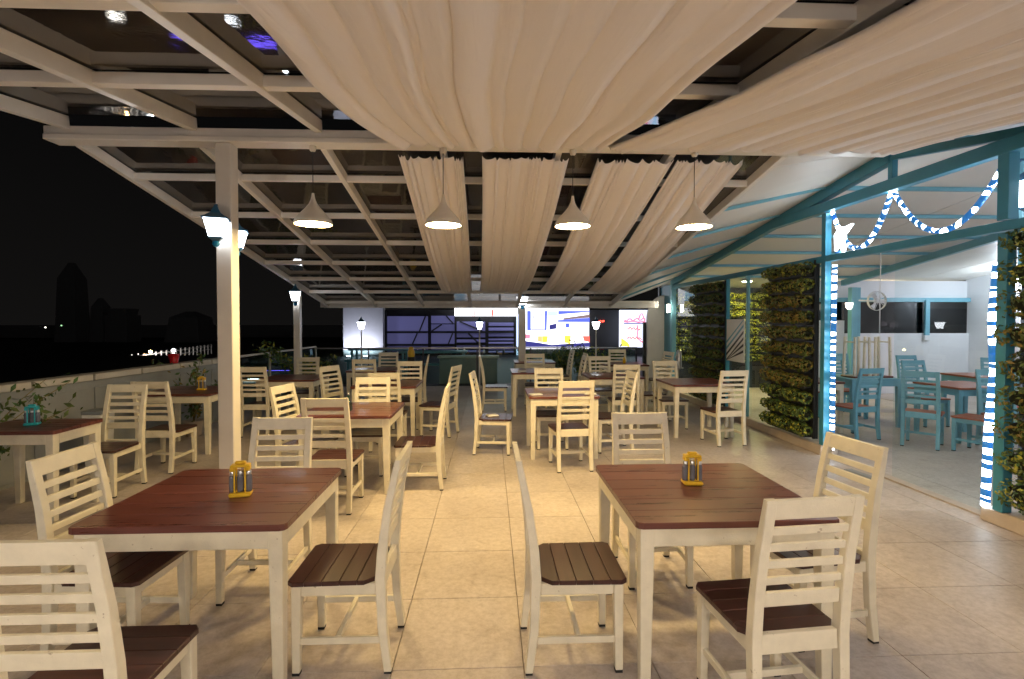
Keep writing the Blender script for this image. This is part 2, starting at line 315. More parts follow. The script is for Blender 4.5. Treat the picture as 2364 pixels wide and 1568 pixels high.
# ------------------------------------------------------------------ drapes
def drape(name, rows, pleats, amp, label, seed, fold=0.0, nu=150, nv=46, sag=.0):
    """rows: (y, z, xl, xr) along the length; pleats run lengthwise and tighten where the cloth is gathered"""
    q = random.Random(seed)
    ks = []
    tot = 0
    while tot < 1:
        w = q.choice((q.uniform(.2, .45), q.uniform(.7, 1.9))) / pleats; ks.append((tot, min(1, tot + w), q.uniform(.35, 1.0), q.uniform(.25, .75))); tot += w
    def pleat(s):
        for a, b, h, c in ks:
            if a <= s <= b:
                u = (s - a) / max(1e-6, b - a)
                return h * (math.sin(math.pi * (u / c if u < c else (1 - u) / (1 - c)) / 2) ** .75)
        return 0
    bm = bmesh.new(); vs = []
    def at(v):
        f = v * (len(rows) - 1); i = min(int(f), len(rows) - 2); u = f - i
        p0, p1, p2, p3 = rows[max(0, i - 1)], rows[i], rows[i + 1], rows[min(len(rows) - 1, i + 2)]
        return [.5 * ((2 * b_) + (-a_ + c_) * u + (2 * a_ - 5 * b_ + 4 * c_ - d_) * u * u + (-a_ + 3 * b_ - 3 * c_ + d_) * u ** 3) for a_, b_, c_, d_ in zip(p0, p1, p2, p3)]
    pv = [pleat(i / nu) for i in range(nu + 1)]
    for j in range(nv + 1):
        y, z, xl, xr = at(j / nv); row = []
        for i in range(nu + 1):
            s = i / nu
            d = amp * (1 - .55 * math.sin(math.pi * j / nv) * fold)
            zz = z - d * pv[i] + sag * (2 * s - 1) ** 2 + .006 * math.sin(9 * s + 3 * j / nv + seed)
            row.append(bm.verts.new((xl + (xr - xl) * s + .005 * math.sin(2.3 * j / nv * 3 + 5 * s + seed) * math.sin(math.pi * j / nv), y, zz)))
        vs.append(row)
    for a, b_ in zip(vs, vs[1:]):
        for i in range(nu): f = bm.faces.new((a[i], a[i + 1], b_[i + 1], b_[i])); f.smooth = True
    g = G(); g.bm.free(); g.bm = bm
    o = obj(name, g, 'fabric'); md = o.modifiers.new('thick', 'SOLIDIFY'); md.thickness = .004
    tag(o, label, 'drape', 'white ceiling drapes'); return o
def zd(y, o): return zf(y) - o
drape('ceiling_drape', [(y, zd(y, o), xl, xr) for y, o, xl, xr in ((-1.8, .05, -.82, 1.0), (-.5, .10, -.84, 1.02), (.8, .12, -.86, 1.04), (1.9, .09, -.88, 1.06), (2.4, .06, -.93, 1.08), (2.9, .05, -.975, 1.09), (3.45, .055, -.95, 1.09), (3.9, .06, -.88, 1.02), (4.285, .085, -.77, .95))],
      17, .06, 'wide white drape fanning overhead along the middle of the front roof', 3, .2, 220, 60)
drape('ceiling_drape', [(y, zd(y, o), xl, xr) for y, o, xl, xr in ((-1.8, .06, 1.47, 3.5), (-.5, .10, 1.48, 3.52), (.8, .12, 1.48, 3.55), (1.9, .10, 1.48, 3.56), (2.4, .07, 1.46, 3.57), (2.9, .06, 1.42, 3.57), (3.4, .06, 1.29, 3.56), (3.9, .065, 1.15, 3.54), (4.285, .085, 1.0, 3.5))],
      15, .06, 'wide white drape sweeping to the right above the blue pavilion beams', 8, .2, 220, 60)
for i, (xl, xr, xl2, xr2, lab, pl, am) in enumerate(((-.78, -.23, -.86, -.32, 'narrow hanging drape strip beyond the beam, leftmost of the four, behind the second pendant', 9, .05),
        (-.06, .69, -.17, .68, 'hanging drape strip beyond the beam between the second and third pendants', 10, .045),
        (.95, 1.62, .93, 1.62, 'hanging drape strip beyond the beam just right of the third pendant', 9, .05),
        (1.66, 2.24, 1.80, 2.40, 'hanging drape strip beyond the beam behind the rightmost pendant', 8, .05))):
    rows = []
    for k in range(9):
        v = k / 8; y = 4.50 + v * 4.85; z = zr(y) - .012 - .16 * math.sin(math.pi * v) - .02 * v
        rows.append((y, z, xl + (xl2 - xl) * v ** 1.5, xr + (xr2 - xr) * v ** 1.5))
    drape('hanging_drape', rows, pl, am, lab, 20 + i, .1, 110, 46)

# ------------------------------------------------------------------ pendants
def make_pendant(matname, zt):
    root = empty('pendant_lamp')
    k_ = .86
    sh = G().lathe([(a, z * k_) for a, z in ((.010, .300), (.013, .27), (.020, .235), (.036, .195), (.066, .15), (.106, .10), (.132, .062), (.147, .040), (.153, .022), (.153, .0))], seg=40)
    sh.lathe([(a, z * k_) for a, z in ((.006, .294), (.030, .19), (.060, .145), (.100, .094), (.126, .056), (.147, .018), (.1485, .0))], seg=40)
    sh.lathe([(.1485, 0), (.153, 0)], seg=40)
    obj('lamp_shade', sh, 'lampcream', root)
    obj('diffuser', G().lathe([(.0005, .016), (.08, .016), (.1455, .0165)], seg=40), matname, root)
    obj('cord', G().tube([(0, 0, .25), (0, 0, zt)], .0035, 6), 'foot', root)
    obj('ceiling_cup', G().lathe([(.002, zt - .045), (.022, zt - .04), (.030, zt - .015), (.030, zt)], seg=16), 'lampcream', root)
    return root
pd = make_pendant('lampwarm', 3.046 - 2.40)
LAB = ('glowing bell pendant lamp hanging beside the post, leftmost of the four', 'glowing bell pendant in front of the leftmost hanging drape strip',
       'glowing bell pendant hanging in the gap between drape strips', 'glowing bell pendant in front of the last drape strip, nearest the blue pavilion')
for i, (x, z) in enumerate(((-1.466, 2.40), (-.388, 2.385), (.708, 2.395), (1.758, 2.41))):
    o = pd if i == 0 else copy_tree(pd)
    o.location = (x, 4.38, 2.40); o['label'] = LAB[i]; o['category'] = 'lamp'; o['group'] = 'pendant lamps'
pd2 = make_pendant('lampfill', .27)
for i, x in enumerate((-2.2, -.75, .75, 2.2)):          # added unseen row of pendants behind the camera, lighting the near side
    o = pd2 if i == 0 else copy_tree(pd2)
    o.location = (x, -1.15, zf(-1.15) - .27 - .01 + .0); tag(o, 'added unseen bell pendant lamp behind the viewer, %s of that row from the parapet side' % ('first', 'second', 'third', 'fourth')[i], 'lamp', 'added pendant lamps behind the viewer')

# ------------------------------------------------------------------ lanterns
def make_lantern(s=1.0):
    root = empty('lantern')
    def ring(r_, z): return [(r_ * s, -r_ * s, z * s), (r_ * s, r_ * s, z * s), (-r_ * s, r_ * s, z * s), (-r_ * s, -r_ * s, z * s)]
    obj('cap', G().strip([ring(.112, .085), ring(.118, .095), ring(.085, .115), ring(.045, .15), ring(.022, .20), ring(.008, .235)]), 'bluecap', root)
    for k in range(4):
        a, b_ = ring(.098, .085), ring(.058, -.085)
        n_ = Matrix.Rotation(k * math.pi / 2, 3, 'Z')
        q = [n_ @ Vector(v) for v in (a[0], a[1], b_[1], b_[0])]
        cdir = (n_ @ Vector((1, 0, 0))) * .004 * s
        obj('pane', G().strip([[v - cdir for v in q], q]), 'lantern', root)
    for k in range(4):
        a, b_ = ring(.101, .085)[k], ring(.061, -.085)[k]
        obj('frame_bar', G().tube([a, b_], .004 * s, 6), 'dark', root)
    obj('base_cup', G().strip([ring(.060, -.085), ring(.063, -.095), ring(.03, -.125), ring(.012, -.14)]), 'bluecap', root)
    obj('ball', G().lathe([(.002, -.185), (.022, -.178), (.036, -.155), (.03, -.128), (.004, -.118)], seg=14), 'blueball', root)
    for o in root.children:
        if o.name.startswith('ball'): o.scale = (s, s, s)
    return root
ln = make_lantern(1.0)
def lantern(loc, label, s=1.0, first=[True]):
    if first[0]: o = ln; first[0] = False
    else: o = copy_tree(ln)
    o.location = loc; o.scale = (s, s, s); tag(o, label, 'lantern', 'lit lanterns'); o.rotation_euler = (0, 0, R(20)); return o
def bracket(root, pts, sc):
    obj('bracket', G().tube([Vector(p) / sc for p in pts], .008 / sc, 6), 'bluecap', root)
o = lantern((-2.165, 4.20, 2.33), 'lit lantern with blue cap and ball on the near face of the square post', .8)
bracket(o, [(0, .0, .18), (.0, .06, .20), (.0, .13, .15)], .8)
o = lantern((-2.20, 4.60, 2.30), 'lit lantern half hidden on the far side of the square post', .8)
bracket(o, [(0, 0, .18), (-.0, -.06, .20), (-.0, -.14, .15)], .8)
o = lantern((-3.37, 9.12, 2.02), 'lit lantern on the slim post at the roof corner by the parapet', .9)
bracket(o, [(0, 0, .2), (0, .06, .22), (0, .12, .15)], .9)
o = lantern((.70, 10.95, 2.02), 'lit lantern on the pillar at the middle of the far roof edge', 1.0)
bracket(o, [(0, 0, .23), (0, .05, .25), (0, .08, .15)], 1.0)
fill = emit('added_lantern_fill', (1.0, .89, .83), 98)  # added fill light behind the camera, shaped like the terrace lanterns
fill_lantern = copy_tree(ln)
for k in list(fill_lantern.children):
    if k.name.startswith('pane'): k.data = k.data.copy(); k.data.materials[0] = fill
for i, (x, y, z) in enumerate(((-3.25, -1.45, 2.05), (-.9, -1.75, 2.15), (1.0, -1.75, 2.15), (2.6, -1.42, 2.15))):
    o = fill_lantern if i == 0 else copy_tree(fill_lantern)
    o.location = (x, y, z); o.scale = (1, 1, 1); tag(o, 'added unseen fill lantern behind the viewer, %s from the parapet side' % ('first', 'second', 'third', 'fourth')[i], 'lantern', 'lit lanterns')
def lamp_post(x, y, label, z=1.50):
    root = empty('lamp_post', (x, y, 0)); tag(root, label, 'lamp post', 'slim lantern posts along the far railing')
    obj('pole', G().lathe([(.05, 0), (.05, .05), (.018, .07), (.015, z - .12), (.03, z - .10)], seg=14), 'pillar', root)
    def ring(r_, z_): return [(r_, -r_, z_), (r_, r_, z_), (-r_, r_, z_), (-r_, -r_, z_)]
    obj('lamp_glass', G().strip([ring(.042, z - .10), ring(.078, z + .06)]), 'lantern', root)
    obj('lamp_cap', G().strip([ring(.088, z + .06), ring(.07, z + .08), ring(.025, z + .13), ring(.008, z + .19)]), 'bluecap', root)
    return root
lamp_post(-3.02, 12.3, 'slim lantern post at the far railing in front of the white wall')
lamp_post(-.235, 12.2, 'slim lantern post at the far railing in front of the navy shopfront')
lamp_post(2.56, 12.3, 'slim lantern post at the far railing beside the large bright screen')

# ------------------------------------------------------------------ chair and table
def make_chair(mt='cream', seat='mahog_dark'):
    root = empty('dining_chair')
    for sx_ in (-1, 1):
        lg = obj('front_leg', G().bar((sx_ * .176, .182, .012), (sx_ * .172, .178, .405), .034, .034, .044, .044, .003), mt, root)
        obj('foot', G().box((sx_ * .176, .182, .006), (.032, .032, .012)), 'foot', lg)
        prof = [(-.228, .012, .034), (-.205, .20, .040), (-.196, .43, .046), (-.205, .56, .044), (-.230, .75, .038), (-.262, .90, .032), (-.276, .97, .026)]
        xo = [.176, .176, .176, .175, .172, .170, .169]
        secs = []
        for (yc, z, d), xx in zip(prof, xo):
            w = .020; c = .003
            secs.append([(sx_ * xx + a, yc + b_, z) for a, b_ in ((-w, -d / 2 + c), (-w + c, -d / 2), (w - c, -d / 2), (w, -d / 2 + c), (w, d / 2 - c), (w - c, d / 2), (-w + c, d / 2), (-w, d / 2 - c))])
        bp = obj('back_post', G().strip(secs), mt, root)
        obj('foot', G().box((sx_ * .176, -.228, .006), (.034, .032, .012)), 'foot', bp)
        obj('side_apron', G().bar((sx_ * .172, -.175, .385), (sx_ * .172, .158, .383), .022, .052, bev=.002), mt, root)
        obj('stretcher', G().bar((sx_ * .175, -.190, .150), (sx_ * .174, .165, .150), .018, .030, bev=.002), mt, root)
    obj('front_apron', G().box((0, .178, .383), (.304, .022, .052), .002), mt, root)
    obj('cross_stretcher', G().box((0, .0, .152), (.330, .020, .028), .002), mt, root)
    def yb(z):
        for (a, za, _), (b_, zb, _) in zip(prof, prof[1:]):
            if za <= z <= zb: return a + (b_ - a) * (z - za) / (zb - za)
        return prof[-1][0]
    def rail(name, za, zb, th):
        obj(name, G().hexa([(-.154, yb(za) - th / 2, za), (.154, yb(za) - th / 2, za), (.154, yb(za) + th / 2, za), (-.154, yb(za) + th / 2, za),
                             (-.151, yb(zb) - th / 2, zb), (.151, yb(zb) - th / 2, zb), (.151, yb(zb) + th / 2, zb), (-.151, yb(zb) + th / 2, zb)], .002), mt, root)
    rail('top_rail', .895, .968, .024)
    for za, zb in ((.832, .862), (.766, .797), (.700, .731), (.636, .665)): rail('slat', za, zb, .016)
    rail('wide_slat', .550, .606, .018)
    rail('lower_rail', .372, .446, .024)
    yy = [-.172, -.094, -.016, .062, .140, .216]
    for k, (a, b_) in enumerate(zip(yy, yy[1:])):
        wa, wb = .196 + .008 * (k / 5), .196 + .008 * ((k + 1) / 5)
        if k == 4: pts = [(-wa, a + .001), (wa, a + .001), (wb, b_ - .025), (wb - .02, b_), (-wb + .02, b_), (-wb, b_ - .025)]
        elif k == 0: pts = [(-.155, a), (.155, a), (wb, b_ - .03), (wb, b_ - .001), (-wb, b_ - .001), (-wb, b_ - .03)]
        else: pts = [(-wa, a + .001), (wa, a + .001), (wb, b_ - .001), (-wb, b_ - .001)]
        c = .0022
        cx_, cy_ = 0, (a + b_) / 2
        def ins(p): return (p[0] - math.copysign(c, p[0]), p[1] + (c if p[1] < cy_ else -c))
        obj('plank', G().strip([[(*p, .411) for p in pts], [(*p, .4285) for p in pts], [(*ins(p), .431) for p in pts]]), seat, root)
    return root
def make_table(wx, wy, h=.73, planks=6, mt='cream', top='mahog', name='dining_table'):
    root = empty(name)
    p = wy / planks
    for k in range(planks):
        a, b_ = -wy / 2 + k * p + .0012, -wy / 2 + (k + 1) * p - .0012; hx = wx / 2; rr_ = .028
        if k == 0: pts = [(-hx + rr_, a), (hx - rr_, a), (hx - .008, a + .008), (hx, a + rr_), (hx, b_), (-hx, b_), (-hx, a + rr_), (-hx + .008, a + .008)]
        elif k == planks - 1: pts = [(-hx, a), (hx, a), (hx, b_ - rr_), (hx - .008, b_ - .008), (hx - rr_, b_), (-hx + rr_, b_), (-hx + .008, b_ - .008), (-hx, b_ - rr_)]
        else: pts = [(-hx, a), (hx, a), (hx, b_), (-hx, b_)]
        cy_ = (a + b_) / 2; c = .0018
        def ins(q): return (q[0] - math.copysign(c, q[0]), q[1] + (c if q[1] < cy_ else -c))
        obj('plank', G().strip([[(*q, h - .028) for q in pts], [(*q, h - .003) for q in pts], [(*ins(q), h) for q in pts]]), top, root)
    ax, ay = wx / 2 - .022, wy / 2 - .022
    for s_ in (-1, 1):
        obj('apron', G().box((0, s_ * (ay - .006), h - .028 - .0415), (2 * ax - .11, .022, .083), .002), mt, root)
        obj('apron', G().box((s_ * (ax - .006), 0, h - .028 - .0415), (.022, 2 * ay - .11, .083), .002), mt, root)
        for t_ in (-1, 1):
            obj('leg', G().bar((s_ * (ax - .024), t_ * (ay - .024), .0), (s_ * (ax - .029), t_ * (ay - .029), h - .028), .046, .046, .064, .064, .003), mt, root)
    return root
chair0 = make_chair()
first_chair = [True]
def chair(x, y, rot, label):
    if first_chair[0]: o = chair0; first_chair[0] = False
    else: o = copy_tree(chair0)
    o.location = (x, y, 0.0008); o.rotation_euler = (0, 0, R(rot)); tag(o, label, 'chair', 'cream slat back dining chairs on the terrace'); return o
tabs = {}
def table(x, y, wx, wy, label, rot=0):
    k = (wx, wy)
    if k in tabs: o = copy_tree(tabs[k])
    else: o = make_table(wx, wy); tabs[k] = o
    o.location = (x, y, 0.0008); o.rotation_euler = (0, 0, R(rot)); tag(o, label, 'table', 'mahogany top dining tables'); return o
table(-1.322, 2.645, .905, .86, 'large front table with dark red plank top and yellow caddy, nearest the square post')
table(1.085, 2.615, .905, .90, 'large front table with dark red plank top and yellow caddy, toward the pavilion side')
table(-3.79, 4.45, .74, .54, 'small table with the turquoise caddy beside the parapet')
table(-1.33, 5.13, .86, .80, 'table with the small glass bottle, just behind the left front table')
table(.86, 6.22, .82, .76, 'table with white paper napkins under yellow lit chairs in the middle')
table(2.92, 7.24, .86, .80, 'dark topped table beside the tall green plant wall')
table(-3.74, 6.63, .86, .80, 'table with the glowing yellow caddy behind the post by the parapet')
table(-1.40, 7.22, .86, .80, 'back table between a chair facing away and one side-on chair left of the aisle')
table(-3.0, 8.05, .86, .80, 'back table near the slim corner post and the railing shrub')
table(.80, 8.92, .86, .80, 'back table right of the aisle with a side-on chair at its left')
table(2.70, 10.32, .86, .80, 'far table with a yellow bottle close to the curved white panel')
C = chair
C(-1.31, 1.795, 0, 'large near chair seen from behind, cut off by the left frame edge')
C(1.13, 2.045, 5, 'large near chair seen from behind in front of the right front table')
C(.405, 2.475, -90, 'chair side-on at the aisle side of the right front table, its plank seat in view')
C(-.69, 2.515, 90, 'chair side-on at the aisle side of the left front table')
C(1.02, 3.19, 180, 'chair facing the viewer beyond the far edge of the right front table')
C(-1.34, 3.12, 180, 'chair facing the viewer beyond the far edge of the left front table')
C(1.66, 2.60, 97, 'chair at the right of the right front table, back toward the pavilion')
C(-1.775, 2.555, -93, 'chair tucked under the left side of the left front table, slats tilted to the viewer')
C(-1.335, 4.50, 0, 'chair seen from behind at the table with the glass bottle')
C(-.68, 5.03, 90, 'chair side-on at the aisle side of the table with the glass bottle')
C(-1.29, 5.50, 180, 'yellow lit chair facing the viewer beyond the glass bottle')
C(-1.76, 5.06, -102, 'yellow lit chair turned at an angle just right of the square post')
C(.88, 5.60, 6, 'bright yellow lit chair seen from behind in the middle of the terrace')
C(.06, 6.27, -96, 'yellow lit chair side-on standing alone at the aisle before the slim lantern post')
C(1.50, 6.31, 92, 'chair with ladder-like slats side-on at the right of the napkin table')
C(.78, 6.50, 180, 'chair facing the viewer beyond the napkin table')
C(3.05, 6.62, 7, 'chair seen from behind in front of the plant wall and striped board')
C(2.72, 7.62, 180, 'chair tucked at the far side of the dark topped table by the plant wall')
C(-3.56, 4.95, 180, 'chair facing the viewer tucked behind the small table with the turquoise caddy')
C(-3.49, 5.73, -2, 'chair with back to the viewer in front of the table with the glowing yellow caddy')
C(-3.85, 3.72, 0, 'chair before the small parapet table, mostly cut off at the left edge')
C(-.72, 7.27, 74, 'chair turned side-on right of the back table, left of the aisle')
C(-1.27, 6.53, 0, 'chair seen from behind right after the yellow lit chair by the bottle table')
C(-1.23, 7.76, 180, 'farthest chair facing the viewer below the yellow dispenser on the railing')
C(-1.98, 7.12, -116, 'narrow looking angled chair left of the back table')
C(-3.22, 7.40, 0, 'chair seen from behind immediately right of the square post, before the slim corner post')
C(-3.10, 8.68, 180, 'far chair facing the viewer half hidden by the slim corner post')
C(.10, 9.22, -90, 'far chair side-on at the left of the back table right of the aisle')
C(.85, 9.45, 180, 'far chair facing the viewer under the mid pillar lantern')
C(1.42, 9.1, 90, 'far chair side-on at the right of the back table, before the hedge')
C(2.12, 9.85, -90, 'far chair leaning side-on at the left of the table with the yellow bottle')
C(2.78, 10.85, 180, 'farthest chair at the railing beyond the table with the yellow bottle')

table(-2.05, 9.35, .86, .80, 'far back table left of the aisle, nearest the yellow dispenser')
table(1.95, 8.15, .86, .80, 'back table between the napkin table and the hedge plants')
table(.95, 11.0, .86, .80, 'farthest table beside the mid pillar at the roof edge')
C(-2.05, 8.72, 3, 'far chair seen from behind at the table nearest the yellow dispenser')
C(-1.38, 9.4, 95, 'far chair side-on at the aisle side of the table nearest the yellow dispenser')
C(-2.0, 10.0, 178, 'far chair facing the viewer right below the yellow dispenser')
C(1.98, 7.55, -4, 'chair seen from behind between the napkin table and the plant wall table')
C(1.95, 8.75, 183, 'chair facing the viewer at the back table before the hedge plants')
C(2.62, 8.2, 98, 'chair side-on between the back table and the plant wall table')
C(1.5, 10.95, 92, 'farthest chair side-on right of the mid pillar')
C(3.35, 10.2, 100, 'far chair side-on before the chrome dispenser')
# ------------------------------------------------------------------ table-top objects
def caddy(x, y, col, label, rz=12, s=1.0):
    root = empty('condiment_caddy', (x, y, .7315)); root.rotation_euler = (0, 0, R(rz)); root.scale = (s, s, s)
    tag(root, label, 'caddy', 'plastic condiment caddies')
    obj('base_tray', G().box((0, 0, .010), (.100, .072, .020), .006), col, root)
    obj('top_handle', G().box((0, 0, .150), (.088, .05, .014), .005).box((0, 0, .164), (.05, .022, .016), .005).box((.036, 0, .135), (.02, .04, .022), .004).box((-.036, 0, .135), (.02, .04, .022), .004), col, root)
    for sx_ in (-1, 1):
        for sy_ in (-1, 1): obj('upright', G().box((sx_ * .024, sy_ * .022, .08), (.008, .008, .125), .002), col, root)
    for sx_ in (-.036, 0, .036):
        j = obj('jar', G().lathe([(.002, .021), (.0155, .021), (.0165, .03), (.0165, .092), (.012, .104), (.002, .106)], (sx_, 0, 0), 14), 'jar', root)
        obj('cap', G().lathe([(.0135, .104), (.0135, .122), (.010, .126), (.001, .126)], (sx_, 0, 0), 12), 'steel', j)
    return root
caddy(-1.235, 2.60, 'yellow', 'yellow caddy of small jars on the left front table', 14)
caddy(1.075, 2.68, 'yellow', 'yellow caddy of small jars on the right front table', -4)
caddy(-3.80, 4.44, 'turq', 'turquoise caddy on the small parapet table', 20)
caddy(-3.60, 6.60, 'yellow', 'yellow caddy glowing on the table behind the post', 5)
bt = empty('glass_bottle', (-1.36, 5.02, .7315)); tag(bt, 'small clear green glass bottle on the table behind the left front table', 'bottle')
obj('body', G().lathe([(.002, 0), (.036, .002), (.04, .02), (.036, .07), (.016, .10), (.012, .13), (.014, .15), (.011, .15)], seg=18), glass('bottle_glass', (.55, .85, .80), .02, 1.5), bt)
obj('stopper', G().lathe([(.010, .148), (.012, .17), (.002, .172)], seg=10), 'steel', bt)
def napkin(x, y, rz, label, z=.7315):
    o = obj('paper_napkin', G().box((0, 0, .004), (.14, .11, .008), .001).box((.006, .004, .0095), (.13, .10, .003), .001), 'paper', None, (x, y, z), R(rz)); tag(o, label, 'napkin', 'folded white paper napkins'); return o
napkin(.54, 6.0, 15, 'folded white napkin on the near left corner of the middle table')
napkin(1.19, 6.02, -10, 'folded white napkin on the middle table right of the yellow chair back')
napkin(.55, 8.75, 5, 'folded white napkin on the far back table right of the aisle')
napkin(.03, 6.30, 20, 'folded white paper on the seat of the lone yellow lit aisle chair', .4335)
napkin(1.62, 6.36, 70, 'folded white paper on the seat of the ladder-like side-on chair', .4335)
yb_ = empty('yellow_bottle', (2.72, 10.3, .7315)); tag(yb_, 'slim yellow sauce bottle on the far table by the curved white panel', 'bottle')
obj('body', G().lathe([(.002, 0), (.03, .002), (.03, .09), (.012, .115), (.010, .12)], seg=14), 'yellow', yb_); obj('nozzle', G().lathe([(.010, .12), (.003, .16), (.001, .16)], seg=10), 'yellow', yb_)

# ------------------------------------------------------------------ blue pavilion
XW = 3.97
pv = empty('blue_pavilion', (XW, 7, 0)); tag(pv, 'glazed pavilion with teal blue steel frame and white sheet ceiling', 'pavilion'); PV = Vector((XW, 7, 0))
def vobj(name, g, m_): return obj(name, g, m_, pv, -PV)
def zc(y): return 3.30 - .132 * (y - 4.95) if y > 4.95 else 3.30 - .17 * (4.95 - y)   # pavilion ceiling
vobj('kerb', G().box((XW + .05, 8.75, .06), (.22, 5.7, .12), .01), 'kerb')
vobj('kerb', G().box((XW + .10, 2.2, .06), (.26, 3.5, .12), .01), 'kerb')
vobj('threshold', G().box((XW + .08, 4.93, .008), (.10, 1.9, .016), .003), 'kerb')
def post(y, z0, z1, w=.07, d=.07, m_='blue', name='post', x=XW): vobj(name, G().box((x, y, (z0 + z1) / 2), (w, d, z1 - z0), .004), m_)
post(5.93, .12, 2.86, .075, .075); post(8.45, .12, 2.29, .06, .06); post(7.76, .12, 2.29, .045, .045, 'blue2'); post(11.0, .0, 2.45, .10, .10, 'blue2')
post(3.80, 2.37, 2.88, .09, .09); post(4.94, 2.99, 3.20, .06, .06); post(3.72, 2.97, 3.0, .02, .02); post(3.80, .12, 2.27, .08, .08); post(6.6, 2.88, 2.98, .02, .02)
vobj('lower_rail', G().box((XW, 6.2, 2.325), (.07, 9.9, .075), .004), 'blue')
vobj('upper_beam', G().bar((XW - .01, .8, 2.93), (XW - .01, 7.1, 2.93), .09, .115, bev=.005), 'blue')
vobj('roof_chord', G().bar((XW, 4.95, zc(4.95) - .08), (XW, 11.05, zc(11.05) - .08), .09, .13, bev=.005), 'blue')
vobj('roof_chord', G().bar((XW, 4.93, zc(4.95) - .085), (XW, .8, zc(.8) - .085), .07, .075, bev=.005), 'blue')
# white sheets overhead, with blue purlins just below
def sheet(x0, x1, dz0, dz1, ya, yb):
    g = G().hexa([(x0, ya, zc(ya) + dz0), (x1, ya, zc(ya) + dz1), (x1, yb, zc(yb) + dz1), (x0, yb, zc(yb) + dz0),
                  (x0, ya, zc(ya) + dz0 + .03), (x1, ya, zc(ya) + dz1 + .03), (x1, yb, zc(yb) + dz1 + .03), (x0, yb, zc(yb) + dz0 + .03)])
    vobj('ceiling_sheet', g, 'sheet')
def zl(y): return zr(y) + .115 if y > 4.4 else zf(y) + .12
YP = [4.95, 5.9, 6.85, 7.8, 8.75, 9.7, 10.65, 11.5]
ys = [-1.5, .5, 1.6, 2.7, 3.8] + YP + [12.1]
for ya, yb in zip(ys, ys[1:]):
    for x0, x1 in ((XW + .06, 6.0), (6.02, 8.1)): sheet(x0, x1, 0, 0, ya + .004, yb - .004)
    if 4.9 <= ya < 11.2:
        g = G().hexa([(2.64, ya, zl(ya)), (XW + .04, ya, zc(ya)), (XW + .04, yb - .006, zc(yb)), (2.64, yb - .006, zl(yb)),
                      (2.64, ya, zl(ya) + .03), (XW + .04, ya, zc(ya) + .03), (XW + .04, yb - .006, zc(yb) + .03), (2.64, yb - .006, zl(yb) + .03)])
        vobj('ceiling_sheet', g, 'sheet')
g = G().hexa([(2.64, 4.47, zl(4.47)), (XW + .04, 4.47, 3.24), (XW + .04, 4.944, zc(4.94)), (2.64, 4.944, zl(4.94)), (2.64, 4.47, zl(4.47) + .03), (XW + .04, 4.47, 3.27), (XW + .04, 4.944, zc(4.94) + .03), (2.64, 4.944, zl(4.94) + .03)])
vobj('ceiling_sheet', g, 'sheet')
for y in YP[1:-1]:
    vobj('purlin', G().bar((2.70, y, zl(y) - .022), (XW - .05, y, zc(y) - .022), .04, .035), 'blue2')
    vobj('purlin', G().box((6.05, y, zc(y) - .025), (4.05, .045, .045)), 'blue2')
for y in (4.3, 3.5, 2.4, 1.2): vobj('purlin', G().box((6.05, y, zc(y) - .03), (4.05, .06, .05)), 'blue2')
vobj('inner_rafter', G().bar((7.72, 4.95, zc(4.95) - .09), (7.72, 11.0, zc(11.0) - .09), .09, .12, bev=.004), 'blue2')
# glazing between the posts, behind the plant walls
for ya, yb in ((5.98, 7.73), (7.79, 8.41), (8.49, 10.94)):
    vobj('glass_pane', G().box((XW + .025, (ya + yb) / 2, 1.205), (.010, yb - ya, 2.16)), 'clearglass')
vobj('sliding_glass', G().box((XW + .10, 4.50, 1.14), (.010, 1.02, 2.22)), 'clearglass')
# far wall of the pavilion: white dado, dark window band, blue head beam
vobj('rear_wall', G().box((7.32, 10.95, .80), (.80, .10, 1.60)), 'white')
vobj('return_wall', G().box((6.97, 11.5, 1.2), (.08, 1.15, 2.4)), 'white')
vobj('garden_wall', G().box((5.5, 12.05, 1.2), (3.0, .08, 2.4)), 'dark')
vobj('rear_wall', G().box((9.2, 10.95, .66), (2.92, .10, 1.32)), 'white')
vobj('window_band', G().box((7.32, 10.97, 1.80), (.8, .03, .40)), glass('dark_window', (.02, .02, .025), .03, 1.6))
vobj('window_band', G().box((9.2, 10.97, 1.66), (2.92, .03, .68)), glass('dark_window_b', (.02, .02, .025), .03, 1.6))
vobj('light_block_panel', G().box((4.05, 11.58, 1.2), (.03, .95, 2.4)), 'blue')  # added panel that keeps the plant lamp off the curved panel
vobj('head_beam', G().box((8.8, 10.93, 2.05), (3.7, .12, .09), .004), 'blue2')
vobj('head_panel', G().box((8.8, 10.98, 2.28), (3.7, .04, .38)), 'white')
vobj('column', G().box((7.68, 10.6, 1.15), (.12, .12, 2.3), .005).box((7.82, 10.66, 1.15), (.10, .10, 2.3), .005), 'blue2')
vobj('side_wall', G().box((10.6, 6.0, 1.3), (.1, 10.0, 2.6)), 'white')
structure(obj('pavilion_floor', G().box((9.4, 5.5, -.02), (2.7, 11.5, .036)), 'tile'))
for x0, x1 in ((8.12, 9.4), (9.42, 10.6)):
    for ya, yb in zip(ys, ys[1:]): sheet(x0, x1, 0, 0, ya + .004, yb - .004)
